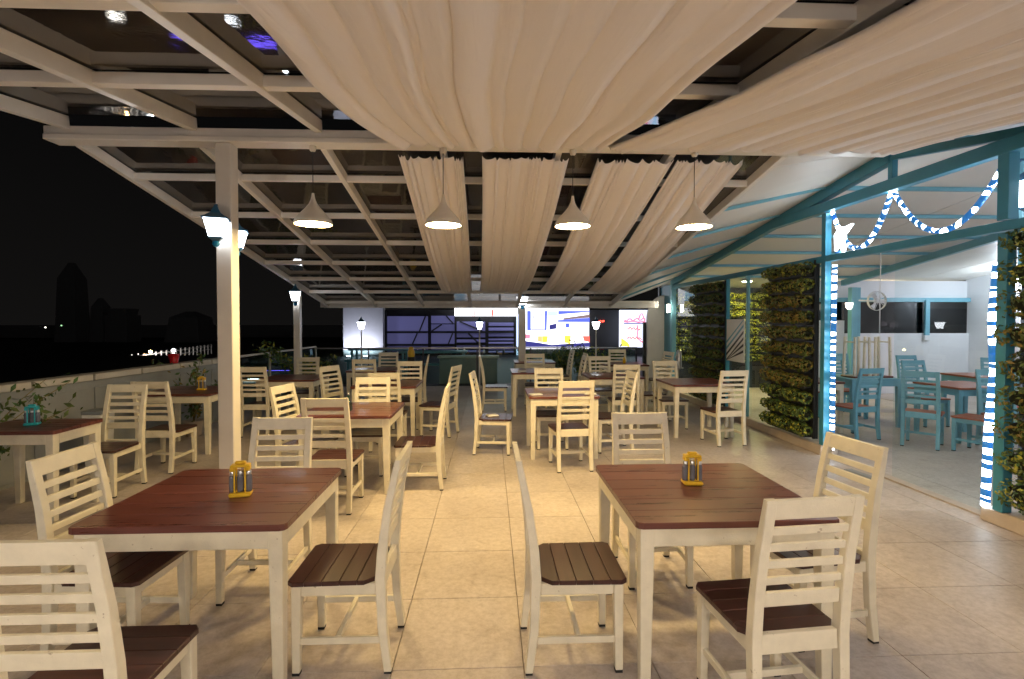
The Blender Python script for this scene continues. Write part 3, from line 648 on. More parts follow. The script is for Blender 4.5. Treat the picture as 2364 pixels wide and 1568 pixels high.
# fixtures inside
def disc_light(x, y, z, r_, m_, label, group='pavilion ceiling lights'):
    root = empty('ceiling_light', (x, y, z)); tag(root, label, 'ceiling light', group)
    obj('housing', G().lathe([(r_ + .015, -.0), (r_ + .02, .04), (.01, .05)], seg=18), 'white', root)
    obj('diffuser', G().lathe([(.0005, -.002), (r_, -.002)], seg=18), m_, root)
cool = emit('added_cool_fill', (.80, .87, 1.0), 75); warmp = emit('spot_lamp', (1.0, .80, .45), 200); yell = emit('plant_lamp', (1.0, .86, .36), 520)
disc_light(5.25, 7.45, zc(7.45) - .055, .05, warmp, 'small warm glowing ceiling spot just inside the pavilion opening')
def globe(x, y, z, label):  # added globes, kept out of view, to brighten the pavilion ceiling
    root = empty('added_globe_lamp', (x, y, z)); tag(root, label, 'lamp', 'added pavilion globe lamps')
    obj('globe', G().lathe([(.001, -.11), (.06, -.092), (.10, -.045), (.11, 0), (.10, .045), (.06, .092), (.02, .11)], seg=20), cool, root)
    obj('rod', G().tube([(0, 0, .11), (0, 0, zc(y) - z)], .008, 6), 'white', root)
globe(7.6, 4.2, 2.55, 'added cool globe lamp over the near side of the pavilion, outside the view'); globe(9.4, 6.4, 2.55, 'added cool globe lamp over the far side of the pavilion, outside the view')
globe(6.2, 2.9, 2.5, 'added cool globe lamp behind the nearest plant wall'); globe(10.1, 9.6, 2.25, 'added cool globe lamp in the far corner of the pavilion, outside the view')
disc_light(5.6, 11.0, zc(11.0) - .055, .09, yell, 'small yellow light above the inner plant wall')
fan = empty('wall_fan', (7.9, 10.2, 2.0)); tag(fan, 'white round fan on the blue column inside the pavilion', 'fan')
obj('cage', G().lathe([(.19, -.03), (.20, 0), (.19, .03)], seg=24), 'white', fan)
for k in range(10):
    a = k * math.pi / 5
    fan_bar = obj('cage_wire', G().tube([(0, -.05, 0), (.19 * math.cos(a), -.02, .19 * math.sin(a))], .005, 5), 'white', fan)
for o in fan.children:
    if o.name.startswith('cage') and 'wire' not in o.name: o.rotation_euler = (R(90), 0, 0)
for k in range(3):
    a = k * 2.094; v = Vector((math.cos(a), 0, math.sin(a))); u = Vector((-math.sin(a), 0, math.cos(a)))
    obj('blade', G().hexa([v * .03 - u * .02 + Vector((0, -.01, 0)), v * .16 - u * .06 + Vector((0, -.012, 0)), v * .17 + u * .05 + Vector((0, .012, 0)), v * .03 + u * .02 + Vector((0, .008, 0)),
                          v * .03 - u * .02 + Vector((0, -.006, 0)), v * .16 - u * .06 + Vector((0, -.008, 0)), v * .17 + u * .05 + Vector((0, .016, 0)), v * .03 + u * .02 + Vector((0, .012, 0))]), 'white', fan)
obj('motor', G().lathe([(.001, -.05), (.05, -.04), (.055, .06), (.001, .08)], seg=14), 'white', fan)
obj('mount', G().bar((0, .05, 0), (-.14, .32, .02), .03, .03), 'white', fan)
wl_ = empty('wall_lamp', (7.5, 10.45, 1.90)); tag(wl_, 'small white cup lamp beside the blue column', 'lamp')
obj('cup', G().lathe([(.03, -.07), (.06, -.03), (.075, .07), (.065, .07)], seg=16), emit('cup_lamp', (1, .9, .75), 2.5), wl_); obj('arm', G().bar((.04, .05, 0), (.15, .12, 0), .02, .02), 'white', wl_)
rod = empty('ceiling_rod', (6.25, 8.0, 0)); tag(rod, 'thin white rod hanging from the pavilion ceiling', 'rod')
obj('rod', G().tube([(0, 0, 1.38), (0, 0, zc(8.0) - .0)], .008, 6), 'white', rod); obj('ceiling_plate', G().lathe([(.03, zc(8) - .02), (.03, zc(8))], seg=12, cap=True), 'white', rod)
so = empty('socket_box', (9.55, 10.86, 1.22)); tag(so, 'white socket box at the foot of a blue conduit on the pavilion wall', 'socket')
obj('box', G().box((0, 0, 0), (.14, .06, .11), .006), 'white', so); obj('conduit', G().box((0, .0, .44), (.10, .05, .77), .004), 'blue2', so)
wr = empty('window_lights', (8.4, 11.6, 1.55)); tag(wr, 'small lit shop windows seen through the dark pavilion glazing', 'windows')
for k, (dx, dz, w) in enumerate(((-.95, 0, .14), (.15, 0, .16), (.75, -.03, .12), (1.0, -.05, .18), (-.3, .02, .05))):
    obj('lit_pane', G().box((dx * 1.02, .0, dz), (w, .04, .10)), emit('lit_pane%d' % k, (1, .85, .62), 60), wr)

# glowing ribbon-wrapped rope lights
def resample(pts, step):
    pts = [Vector(p) for p in pts]; out = [pts[0]]; acc = 0
    for a, b_ in zip(pts, pts[1:]):
        d = (b_ - a).length; n_ = max(1, int(d / step))
        for k in range(1, n_ + 1): out.append(a.lerp(b_, k / n_))
    return out
def rope(name, pts, r_, label, pitch=.075, cover=.62, seed=1, tilt=1.0):
    q = random.Random(seed); p = resample(pts, .02); root = empty(name, tuple(p[0])); tag(root, label, 'light rope', 'blue and white glowing rope lights')
    o0 = p[0]; pl = [v - o0 for v in p]
    obj('glowing_rope', G().tube(pl, r_, 8), 'led', root)
    L = [0]
    for a, b_ in zip(pl, pl[1:]): L.append(L[-1] + (b_ - a).length)
    def at(s):
        s = max(0, min(L[-1], s))
        for i in range(len(L) - 1):
            if L[i + 1] >= s:
                return pl[i].lerp(pl[i + 1], (s - L[i]) / max(1e-9, L[i + 1] - L[i])), (pl[min(i + 2, len(pl) - 1)] - pl[max(i - 1, 0)]).normalized()
        return pl[-1], (pl[-1] - pl[-2]).normalized()
    s = .02
    while s < L[-1] - .03:
        w = pitch * cover * q.uniform(.6, 1.5); g = G(); secs = []
        sl = tilt * q.uniform(.4, 1.2) * q.choice((-1, 1, 1)) * .028; ph = q.uniform(0, 6.28)
        def ring(s0):
            out = []
            for k in range(10):
                a = 2 * math.pi * k / 10; c, d = at(s0 + sl * math.cos(a + ph)); u = Vector((0, 0, 1)) if abs(d.z) < .8 else Vector((0, 1, 0)); x = d.cross(u).normalized(); y = d.cross(x)
                out.append(c + (x * math.cos(a) + y * math.sin(a)) * (r_ + .004))
            return out
        obj('ribbon_wrap', G().strip([ring(s), ring(s + w)], 0, True), 'ribbon', root)
        s += pitch * q.uniform(.75, 1.3)
    return root
def swag(a, b_, drop, n_=14):
    a, b_ = Vector(a), Vector(b_)
    return [a.lerp(b_, k / n_) + Vector((0, 0, -drop * 4 * (k / n_) * (1 - k / n_))) for k in range(n_ + 1)]
xg = XW + .02
rope('rope_light', swag((xg, 5.86, 2.86), (xg, 4.98, 2.86), .48), .022, 'glowing blue and white rope swag hanging beside the tall blue post', seed=2)
rope('rope_light', swag((xg, 4.94, 2.86), (xg, 3.86, 2.80), .44), .021, 'glowing blue and white rope swag between the two upper posts nearest the viewer', seed=3)
rope('rope_light', [(XW + .015, 5.80, 2.24), (XW + .015, 5.81, 1.2), (XW + .01, 5.80, .10)], .024, 'glowing rope light running straight down beside the tall blue post', .085, .60, 4, .15)
rope('rope_light', [(XW + .03, 3.90, 2.05), (XW, 3.905, 1.6), (XW + .02, 3.90, 1.2), (XW - .01, 3.91, .7), (XW - .02, 3.915, .12)], .028, 'glowing rope light running down beside the nearest plant wall', .085, .58, 5, .25)
st = empty('light_cluster', (xg - .03, 5.72, 2.56)); tag(st, 'bright white bow-shaped light cluster at the top of the tall blue post', 'light')
obj('bow', G().poly_prism([(0, -.02, .10), (0, .06, .02), (0, .05, -.16), (0, -.02, -.10), (0, -.08, -.20), (0, -.12, -.12), (0, -.10, .0), (0, -.22, .10), (0, -.10, .08)], (.03, 0, 0)), 'led', st)
obj('ribbon', G().box((.01, .0, -.20), (.03, .07, .06), .006), 'ribbon', st)
# lantern and blue sign board at the pavilion's near end
sb = empty('sign_board', (4.9, 3.95, 2.35)); tag(sb, 'blue painted board above the nearest plant wall behind a hanging lantern', 'board')
obj('panel', G().box((.3, .25, .2), (1.4, .04, 1.0), .004), 'blue2', sb)
obj('emblem', G().box((.05, .22, .33), (.16, .014, .05), .003).poly_prism([(.02, .215, .27), (.2, .215, .25), (.2, .215, .12), (.12, .215, .15)], (0, .012, 0)), paint('tan_print', (.5, .3, .15), .5), sb)
lantern((4.22, 3.83, 2.58), 'lit lantern at the right frame edge above the nearest plant wall', 1.15)

# striped board on the glazing
bd = empty('striped_board', (XW - .03, 8.10, 1.28)); tag(bd, 'white board with diagonal blue and black stripes beside the plant wall', 'board')
obj('panel', G().box((0, 0, 0), (.02, .58, .68), .003), 'paper', bd)
for k in range(6):
    zz = -.05 - .10 * k + .25; g = G()
    ya, yb = .285, -.285
    za, zb_ = zz - .22, zz + .16
    pts = [(-.0105, ya, za), (-.0105, yb, zb_), (-.0105, yb, zb_ - .04), (-.0105, ya, za - .04)]
    pts = [(p[0], p[1], max(-.335, min(.335, p[2]))) for p in pts]
    if abs(pts[0][2] - pts[3][2]) + abs(pts[1][2] - pts[2][2]) < .01: continue
    obj('stripe', g.poly_prism(pts, (-.003, 0, 0)), 'blue2' if k < 2 else 'dark', bd)

# ------------------------------------------------------------------ plant walls
def foliage(g, c, L, r_, n_, q, mats, axis=1, leaf=.022):
    """bushy cushion along an axis: leaf-sized faces through a capsule's outer shell"""
    for k in range(n_):
        u = q.uniform(-1, 1); th = q.uniform(0, 2 * math.pi); rr_ = r_ * (q.uniform(.72, 1.0)) * (1 + .16 * math.sin(u * 9 + c[2] * 7) + .1 * math.sin(u * 23 + c[2] * 3))
        e = 1 - max(0, abs(u) - .88) * 2.5
        p = Vector((rr_ * e * math.cos(th), u * L / 2, rr_ * e * math.sin(th) * 1.05)) if axis == 1 else Vector((u * L / 2, rr_ * e * math.cos(th), rr_ * e * math.sin(th) * 1.05))
        n0 = (Vector((math.cos(th), 0, math.sin(th))) if axis == 1 else Vector((0, math.cos(th), math.sin(th)))) + Vector((q.uniform(-.8, .8), q.uniform(-.8, .8), q.uniform(-.5, .9)))
        n0.normalize(); t_ = n0.orthogonal().normalized(); t_ = Matrix.Rotation(q.uniform(0, 6.28), 3, n0) @ t_; b_ = n0.cross(t_); s = leaf * q.uniform(.6, 1.35)
        p += Vector(c)
        vv = [g.bm.verts.new(v) for v in (p - t_ * s, p + b_ * s * .5 - n0 * .002, p + t_ * s, p - b_ * s * .5 - n0 * .002)]
        f = g.bm.faces.new(vv); f.material_index = q.choice(mats)
def plant_wall(name, label, x, ya, yb, z0, z1, rows, seed, style, axis=1, nper=1000, rad=None, leaf=.022, backing=True):
    q = random.Random(seed); L = abs(yb - ya); mid = (ya + yb) / 2
    root = empty(name, (x, mid, 0) if axis == 1 else (mid, x, 0)); tag(root, label, 'plant wall', 'vertical gardens on the pavilion frame')
    d = (z1 - z0) / rows; rad = rad or d * .365
    def V(a, b_, z): return (a, b_, z) if axis == 1 else (b_, a, z)
    def D(a, b_, z): return (a, b_, z) if axis == 1 else (b_, a, z)
    for s_ in (-1, 1): obj('frame_upright', G().box(V(.10, s_ * (L / 2 - .06), (z0 + z1) / 2), D(.03, .03, z1 - z0)), 'dark', root)
    if backing: obj('backing_board', G().box(V(.135, 0, (z0 + z1) / 2), D(.02, L - .10, z1 - z0)), 'dark', root)
    for k in range(rows):
        z = z0 + (k + .5) * d
        obj('planter', G().box(V(.06, 0, z - d * .28), D(.10, L - .22, d * .40), .006), 'pot', root)
        g = G(); foliage(g, V(.0, 0, z + d * .04), L, rad, nper, q, style(k, rows), axis, leaf)
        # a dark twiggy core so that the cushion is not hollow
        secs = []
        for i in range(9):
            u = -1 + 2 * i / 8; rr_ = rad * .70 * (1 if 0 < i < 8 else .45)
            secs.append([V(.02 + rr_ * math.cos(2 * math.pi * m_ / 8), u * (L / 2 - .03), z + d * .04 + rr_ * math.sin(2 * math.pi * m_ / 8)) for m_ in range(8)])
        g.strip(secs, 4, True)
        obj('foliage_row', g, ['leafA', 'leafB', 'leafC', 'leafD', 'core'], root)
    return root
plant_wall('plant_wall', 'tall bronze-green plant wall of stacked rows directly left of the tall blue post', XW - .13, 6.02, 7.08, .16, 2.33, 11, 11, lambda k, n_: [0, 0, 2, 3] if k < 3 else ([1, 1, 0, 0] if k < 9 else [0, 1, 2, 0]))
plant_wall('plant_wall', 'dark green plant wall of stacked rows behind the table farther along the pavilion', XW - .13, 8.40, 9.70, .16, 2.27, 11, 12, lambda k, n_: [0, 0, 3, 1])
plant_wall('plant_wall', 'dark plant wall of stacked rows at the right frame edge', XW + .02, 2.75, 3.83, .16, 2.32, 9, 13, lambda k, n_: [0, 3, 0, 2] if k < 2 or k > 6 else [0, 0, 1, 0], 1, 1300, .108, .020, False)
plant_wall('plant_wall', 'bright yellow lit plant wall of potted rows seen through the pavilion glass', 11.85, 4.12, 6.95, .62, 2.26, 8, 14, lambda k, n_: [2, 2, 2, 0], 0, 1500, .085, .024)
sp = obj('floor_stop', G().box((0, 0, .03), (.09, .34, .06), .012).box((0, .17, .03), (.09, .02, .05), .006), 'grey', None, (3.74, 5.0, .001), R(8)); tag(sp, 'small grey floor stop at the corner of the pavilion opening', 'floor stop')

# pavilion furniture
bch = make_chair('blue2', 'terracotta'); bch.name = 'blue_chair'; fb = [True]
def bchair(x, y, rot, label):
    o = bch if fb[0] else copy_tree(bch); fb[0] = False
    o.location = (x, y, .0008); o.rotation_euler = (0, 0, R(rot)); tag(o, label, 'chair', 'blue slat back chairs in the pavilion')
bchair(5.0, 6.85, 10, 'blue chair seen from behind nearest the tall rope light')
bchair(5.55, 6.35, -48, 'blue chair turned at an angle in the middle of the pavilion opening')
bchair(5.92, 5.95, 22, 'blue chair seen from behind nearest the right plant wall')
bchair(6.0, 8.5, 180, 'blue chair behind the upturned stool at the blue column foot')
bchair(7.55, 8.75, 180, 'bright blue chair farthest back in front of the white pavilion wall')
bchair(6.7, 7.6, 180, 'blue chair facing the viewer behind the terracotta topped table')
bchair(6.35, 6.05, 160, 'blue chair facing the viewer at the terracotta topped table')
bchair(7.3, 6.9, 95, 'blue chair side-on at the far side of the terracotta topped table')
bchair(6.6, 9.3, 170, 'blue chair against the white pavilion wall behind the hanging rod')
bchair(5.2, 8.35, 200, 'blue chair behind the upturned stools nearest the tall rope light')
bchair(8.4, 8.1, 150, 'blue chair angled in the far right of the pavilion')
def ptable(x, y, wx, wy, label, mt='blue2', top='terracotta'):
    o = make_table(wx, wy, .73, 5, mt, top, 'pavilion_table'); o.location = (x, y, .0008); tag(o, label, 'table', 'pavilion tables')
ptable(6.45, 6.75, .8, .75, 'terracotta topped blue table behind the angled blue chair')
ptable(5.75, 7.75, .8, .75, 'blue table under the upturned stool in the pavilion', 'blue2', 'blue2')
ptable(4.72, 7.42, .62, .75, 'cream legged dark table just inside the glass beside the tall blue post', 'cream', 'mahog')
ptable(7.9, 7.9, .8, .75, 'blue table far back on the right of the pavilion')
def stool(x, y, label):
    root = empty('upturned_stool', (x, y, .7318)); tag(root, label, 'stool', 'stools turned upside down on the pavilion table')
    obj('seat', G().box((0, 0, .014), (.30, .30, .028), .006), 'mahog', root)
    for a in (-1, 1):
        for b_ in (-1, 1): obj('leg', G().bar((a * .12, b_ * .12, .029), (a * .11, b_ * .11, .62), .036, .036, .03, .03, .003), 'cream', root)
        obj('stretcher', G().box((a * .112, 0, .54), (.018, .19, .02)), 'cream', root)
stool(5.60, 7.62, 'upturned tan stool on the pavilion table nearer the tall rope light')
stool(5.95, 7.66, 'upturned tan stool on the pavilion table beside the thin hanging rod')

# ------------------------------------------------------------------ left side: parapet, railing, plants
pw = empty('parapet_wall', (-4.6, 6, 0)); tag(pw, 'low grey parapet wall with pale coping along the dark left edge', 'wall')
A, B_ = Vector((-4.98, 1.0, 0)), Vector((-4.36, 8.95, 0)); dr = (B_ - A).normalized(); o6 = Vector((-4.6, 6, 0)); nrm = Vector((dr.y, -dr.x, 0))
obj('wall_body', G().bar(A - o6 + Vector((0, 0, .46)), B_ - o6 + Vector((0, 0, .46)), .14, .92), 'parapet', pw)
n_ = 11
for k in range(n_):
    a, b_ = A.lerp(B_, k / n_ + .002), A.lerp(B_, (k + 1) / n_ - .002)
    obj('coping_stone', G().bar(a - o6 + Vector((0, 0, .955)), b_ - o6 + Vector((0, 0, .955)), .20, .07, bev=.006), 'coping', pw)
    obj('wall_panel', G().bar(a - o6 + Vector((.078, 0, .44)), b_ - o6 + Vector((.078, 0, .44)), .016, .80, bev=.004), 'parapet', pw)
rl = empty('glass_railing', (-4.3, 10.5, 0)); tag(rl, 'glass railing with pale handrail beyond the left end of the parapet', 'railing')
rpts = [Vector((-4.34, 9.0, 0)), Vector((-4.27, 10.2, 0)), Vector((-4.2, 11.4, 0)), Vector((-4.15, 12.5, 0))]; r0 = Vector((-4.3, 10.5, 0))
for a, b_ in zip(rpts, rpts[1:]):
    obj('glass_panel', G().bar(a - r0 + Vector((0, .03, .50)), b_ - r0 + Vector((0, -.03, .50)), .012, .86), 'railglass', rl)
    obj('handrail', G().bar(a - r0 + Vector((0, 0, .975)), b_ - r0 + Vector((0, 0, .975)), .05, .035, bev=.004), 'coping', rl)
for p in rpts: obj('post', G().box(p - r0 + Vector((0, 0, .48)), (.04, .04, .955), .003), 'coping', rl)
r2 = empty('glass_railing', (0, 12.5, 0)); tag(r2, 'glass railing running across the far edge of the terrace', 'railing')
xs2 = [-4.15 + .0, -2.9, -1.6, -.3, 1.0, 2.3, 3.6]
for a, b_ in zip(xs2, xs2[1:]):
    obj('glass_panel', G().box(((a + b_) / 2, 0, .48), (b_ - a - .05, .012, .82)), 'railglass', r2)
for x in xs2[1:]: obj('post', G().box((x, 0, .46), (.035, .035, .92), .003), 'dark', r2)
obj('handrail', G().box((-.25, 0, .935), (7.75, .05, .03), .004), 'steel', r2)
cp = empty('curved_panel', (3.9, 11.75, 0)); tag(cp, 'white wall panel with a rounded upper corner beside the far blue post', 'panel')
pts = [(-.26, 0, 0), (-.26, 0, 1.55)] + [(-.26 + .40 * (1 - math.cos(t_)), 0, 1.62 + .56 * math.sin(t_)) for t_ in [k * math.pi / 16 for k in range(9)]] + [(.17, 0, 2.18), (.17, 0, 0)]
obj('panel', G().poly_prism(pts, (0, .10, 0)), 'alu', cp); obj('edge_trim', G().box((-.31, .06, .78), (.06, .10, 1.56), .004), 'dark', cp)

def bush(name, loc, h, w, n_, seed, mats, label, leaf=.035, pot=None, cat='plant', stalks=5):
    q = random.Random(seed); root = empty(name, loc); tag(root, label, cat)
    z0 = 0
    if pot: obj('pot', G().lathe([(pot * .7, 0), (pot, pot * 1.5), (pot * .92, pot * 1.5), (pot * .85, pot * 1.3), (.001, pot * 1.3)], seg=18), 'kerb', root); z0 = pot * 1.3
    g = G(); sg = G(); tips = []
    for k in range(stalks):
        a = q.uniform(0, 6.28); l_ = h * q.uniform(.6, 1.0); p = Vector((0, 0, z0)); pts = [p]
        for s in range(5):
            p = p + Vector((math.cos(a) * w * .11 * (s + .5), math.sin(a) * w * .11 * (s + .5), l_ / 5)); pts.append(p)
        sg.tube(pts, .007, 5, 0, .003); tips.append(pts)
    for k in range(n_):
        pts = q.choice(tips); f = q.uniform(.8, len(pts) - 1.01); i = int(f); p = pts[i].lerp(pts[i + 1], f - i) + Vector((q.gauss(0, w * .12), q.gauss(0, w * .12), q.gauss(0, h * .05)))
        n0 = Vector((q.uniform(-1, 1), q.uniform(-1, 1), q.uniform(-.2, 1))).normalized(); t_ = Matrix.Rotation(q.uniform(0, 6.28), 3, n0) @ n0.orthogonal().normalized(); b2 = n0.cross(t_); s = leaf * q.uniform(.6, 1.3)
        fc = g.bm.faces.new([g.bm.verts.new(v) for v in (p - t_ * s, p + b2 * s * .4, p + t_ * s, p - b2 * s * .4)]); fc.material_index = q.choice(mats)
    obj('stems', sg, 'leafB', root); obj('leaves', g, ['leafA', 'leafB', 'leafC', 'leafD'], root); return root
bush('potted_plant', (-4.42, 4.55, 0), .95, .5, 420, 31, [0, 0, 3], 'sprawling green plant behind the small parapet table', .04, .13)
bush('potted_plant', (-4.12, 7.35, 0), .95, .42, 420, 32, [0, 3, 1], 'potted shrub by the parapet behind the table with the glowing caddy', .04, .14)
bush('potted_plant', (-3.75, 10.6, 0), 1.0, .6, 900, 33, [0, 3, 3, 2], 'leafy shrub beside the slim corner post at the glass railing', .045, .15)
for k, x in enumerate((1.35, 1.85, 2.35, 2.85)):
    bush('hedge_plant', (x, 13.0, -.05), .85, .55, 700, 40 + k, [0, 3, 3, 2], ('hedge plant behind the far railing just right of the mid pillar', 'hedge plant behind the far railing below the middle of the bright screen', 'hedge plant behind the far railing below the right end of the bright screen', 'hedge plant behind the far railing next to the slim lantern post by the screen')[k], .05, .16, 'plant', 9)
wb_ = empty('wall_light', (3.84, 10.93, 1.86)); tag(wb_, 'small white wall light on the far blue post beside the curved panel', 'light')
obj('housing', G().box((.04, .04, 0), (.05, .05, .16), .004), 'white', wb_); obj('diffuser', G().box((0, 0, 0), (.05, .06, .17), .008), emit('wall_light_glow', (1.0, .90, .72), 26), wb_)
tr = empty('waste_bin', (-4.12, 5.6, 0)); tag(tr, 'slim white bin standing by the parapet behind the small table', 'bin')
obj('bin_body', G().bar((0, 0, 0), (0, 0, .62), .16, .16, .20, .20, .006), 'paper', tr); obj('lid', G().box((0, 0, .64), (.21, .21, .035), .006), 'grey', tr)
st = empty('tap_stand', (3.62, 9.75, 0)); tag(st, 'chrome dispenser on a slim stand before the curved white panel', 'dispenser')
obj('stand', G().lathe([(.12, 0), (.12, .02), (.02, .04), (.02, .66), (.10, .68), (.10, .70)], seg=16), 'steel', st)
obj('column', G().lathe([(.05, .70), (.05, .98), (.035, 1.03), (.001, 1.04)], (.02, 0, 0), 16), 'steel', st); obj('lever', G().bar((.02, -.01, 1.0), (.16, -.04, .99), .025, .02), 'dark', st)
obj('cup', G().lathe([(.04, .70), (.05, .82), (.045, .82), (.001, .72)], (-.07, -.05, 0), 14), 'paper', st); obj('spout', G().tube([(-.02, -.04, .93), (-.07, -.08, .92), (-.08, -.08, .88)], .012, 8), 'steel', st)
ds = empty('yellow_dispenser', (-1.72, 11.4, 0)); tag(ds, 'yellow topped black dispenser on a slim stand at the far railing', 'dispenser')
obj('stand', G().lathe([(.13, 0), (.13, .02), (.025, .04), (.025, .66), (.12, .67), (.12, .69)], seg=14), 'dark', ds)
obj('base', G().lathe([(.001, .69), (.085, .69), (.085, .80), (.001, .81)], seg=16), 'dark', ds); obj('dome', G().lathe([(.07, .80), (.08, .86), (.075, .93), (.05, .965), (.06, .99), (.04, 1.02), (.001, 1.03)], seg=16), 'yellow', ds)
rb = obj('red_bucket', G().lathe([(.05, 0), (.075, .13), (.068, .13), (.045, .012), (.001, .012)], seg=16), paint('red_plastic', (.5, .01, .015), .4), None, (-4.50, 7.55, .991)); tag(rb, 'small red bucket on top of the parapet coping', 'bucket')

# ------------------------------------------------------------------ beyond the railing
nb = empty('teal_table', (-1.6, 15.0, -.04)); tag(nb, 'long teal table on the terrace beyond the far railing', 'table')
obj('top', G().box((0, 0, .74), (1.9, .8, .05), .005), 'blue2', nb)
for a in (-.85, .85):
    for b_ in (-.3, .3): obj('leg', G().box((a, b_, .36), (.06, .06, .71)), 'blue2', nb)
obj('bench', G().box((0, -.8, .44), (1.8, .3, .05), .004).box((-.8, -.8, .21), (.05, .28, .42)).box((.8, -.8, .21), (.05, .28, .42)), 'blue2', nb)
n2_ = copy_tree(nb); n2_.location = (-3.4, 16.4, -.04); tag(n2_, 'second teal table beyond the far railing below the white wall', 'table')
cn = empty('counter', (-.55, 13.6, -.04)); tag(cn, 'low pale counter beyond the far railing at the end of the aisle', 'counter')
obj('body', G().box((0, 0, .33), (1.5, .4, .66), .01), 'parapet', cn); obj('counter_top', G().box((0, 0, .69), (1.6, .5, .05), .006), 'coping', cn)
blue_sky = emit('billboard_blue', (.10, .14, .75), 1.1); bb_white = emit('billboard_white', (.92, .94, 1.0), 1.7); bb_lav = emit('billboard_lavender', (.45, .45, .95), 1.2)
bb_yel = emit('billboard_yellow', (1.0, .75, .08), 1.2); bb_red = emit('billboard_red', (1.0, .16, .12), 1.0); bb_pale = emit('billboard_pale_blue', (.45, .72, 1.0), 1.3); bb_brown = emit('billboard_brown', (.28, .20, .20), .8)
bb_pink = emit('billboard_pink', (.95, .25, .38), 1.0); bb_navy = emit('billboard_navy', (.05, .05, .25), .8); led_red = emit('led_red', (1.0, .07, .04), 3.0)
YB = 24.0
sh = empty('shop_building', (0, YB, 0)); tag(sh, 'dark shop building with navy lit front and white end wall across the street', 'building')
SB = Vector((0, YB, 0))
def sobj(name, g, m_): return obj(name, g, m_, sh)
sobj('white_wall', G().box((-5.80, .2, -1.6), (1.8, .5, 7.6)), 'white')
for x in (-6.3, -5.55): sobj('uplight', G().box((x, -.55, -.02), (.25, .12, .06)).quad([(x - .11, -.60, .012), (x + .11, -.60, .012), (x + .11, -.50, .012), (x - .11, -.50, .012)], 1), ['dark', emit('uplight', (.78, .82, 1.0), 260)])
sobj('facade', G().box((1.2, 1.0, -1.2), (12.4, 1.0, 6.6)), 'darkwall')
q = random.Random(5)
for i, (xa, xb, bands) in enumerate(((-4.8, -2.9, ((.12, .40, .10), (.50, 1.0, .22), (1.1, 1.80, .26))), (-2.75, -1.65, ((.12, .38, .08), (.50, 1.0, .24), (1.1, 1.42, .20), (1.46, 1.82, .26))),
        (-1.55, -.2, ((.10, .2, .30), (.32, .44, .12), (.56, .70, .26), (.80, 1.0, .14), (1.1, 1.55, .24))), (-.05, 1.15, ((.08, .16, .42), (.22, .40, .08), (.50, .58, .34), (.66, .74, .22), (.84, 1.0, .10), (1.12, 1.26, .28), (1.34, 1.5, .14))))):
    for k, (za, zb, e_) in enumerate(bands):
        sobj('lit_shelf_band', G().box(((xa + xb) / 2, .46, (za + zb) / 2), (xb - xa, .06, zb - za), .01), emit('shop_glow%d%d' % (i, k), (.15, .15, .36), e_))
        if zb - za > .3: sobj('dark_bar', G().bar((q.uniform(xa, xb), .40, za), (q.uniform(xa, xb), .40, zb), .05, .06), 'dark')
for x in [-4.6 + .31 * k for k in range(18)]:
    if q.random() < .75:
        h_ = q.uniform(.10, .30); obj('shop_jar', G().lathe([(.001, 0), (.05, .0), (.055, h_ * .6), (.02, h_ * .8), (.02, h_), (.001, h_)], (x, .30, .06), 8), q.choice(['jar', 'paper', 'blueball', 'steel']), sh)
for x in (-4.86, -2.82, -1.6, -.12, 1.24): sobj('mullion', G().box((x, .40, .6), (.07, .08, 2.9)), 'dark')
sobj('transom', G().box((-1.8, .40, 1.05), (6.1, .06, .06)), 'dark'); sobj('transom', G().box((-1.8, .40, .45), (6.1, .06, .05)), 'dark')
sobj('slant_brace', G().bar((-1.0, .34, 1.0), (-.2, .34, .2), .05, .08), 'dark'); sobj('lit_edge', G().box((1.32, .35, .6), (.10, .06, 2.6)), emit('edge_glow', (.55, .68, .95), .8))
sobj('lower_front', G().box((-9.5, .9, -4.2), (23.0, .5, 3.6)), 'darkwall')
for k in range(20):
    x = -20.0 + k * 1.15; w = q.uniform(.35, .9); h_ = q.uniform(.25, .8); c = q.choice([(1, .93, .8), (.85, .9, 1), (1, .8, .5), (.9, .95, 1)])
    sobj('lit_window', G().box((x, .62, -3.3 + q.uniform(-.6, .5)), (w, .06, h_), .01), emit('window_glow%d' % k, c, q.uniform(2, 9)))  # glowing panes added for the roof glass to mirror
structure(obj('deck_light_baffle', G().box((-7.6, 15.3, .045), (4.6, .14, .17), .01), 'darkwall'))  # added dark strip that screens the deck lights from direct view
for k, (x, y, w, d_, c, e_, lab) in enumerate(((-6.75, 16.5, 1.2, .8, (.16, .10, 1.0), 3.2, 'added violet deck light panel on the dark terrace beyond the parapet'), (-8.7, 16.3, .35, .45, (.16, .10, 1.0), 3.2, 'added small violet deck light beside the violet panel'),
        (-6.4, 14.3, .45, .35, (.9, .95, 1.0), 7, 'added white deck light nearest the parapet end'), (-5.9, 17.9, .30, .5, (.9, .95, 1.0), 7, 'added white deck light beyond the violet panel'), (-8.9, 14.0, .3, .2, (1, .95, .85), 9, 'added small white deck light far left'), (-7.9, 14.1, .25, .2, (1, .95, .85), 9, 'added small white deck light second from the parapet end'))):
    o = obj('reflection_light', G().box((0, 0, .0), (w, d_, .03), .006), emit('reflection_glow%d' % k, c, e_), None, (x, y, -.022)); tag(o, lab, 'light')  # lights added so that the front roof panes mirror them
sg_ = empty('white_sign', (-.15, YB - .3, 2.3)); tag(sg_, 'glowing white sign band above the navy shopfront', 'sign')
obj('light_box', G().box((0, .15, .45), (2.9, .3, 1.9), .01), bb_white, sg_)
for x, w in ((-.55, .05), (.28, .09), (-.62, .03)): obj('red_bar', G().box((x, -.012, -.35), (w, .02, .28)), bb_red, sg_)
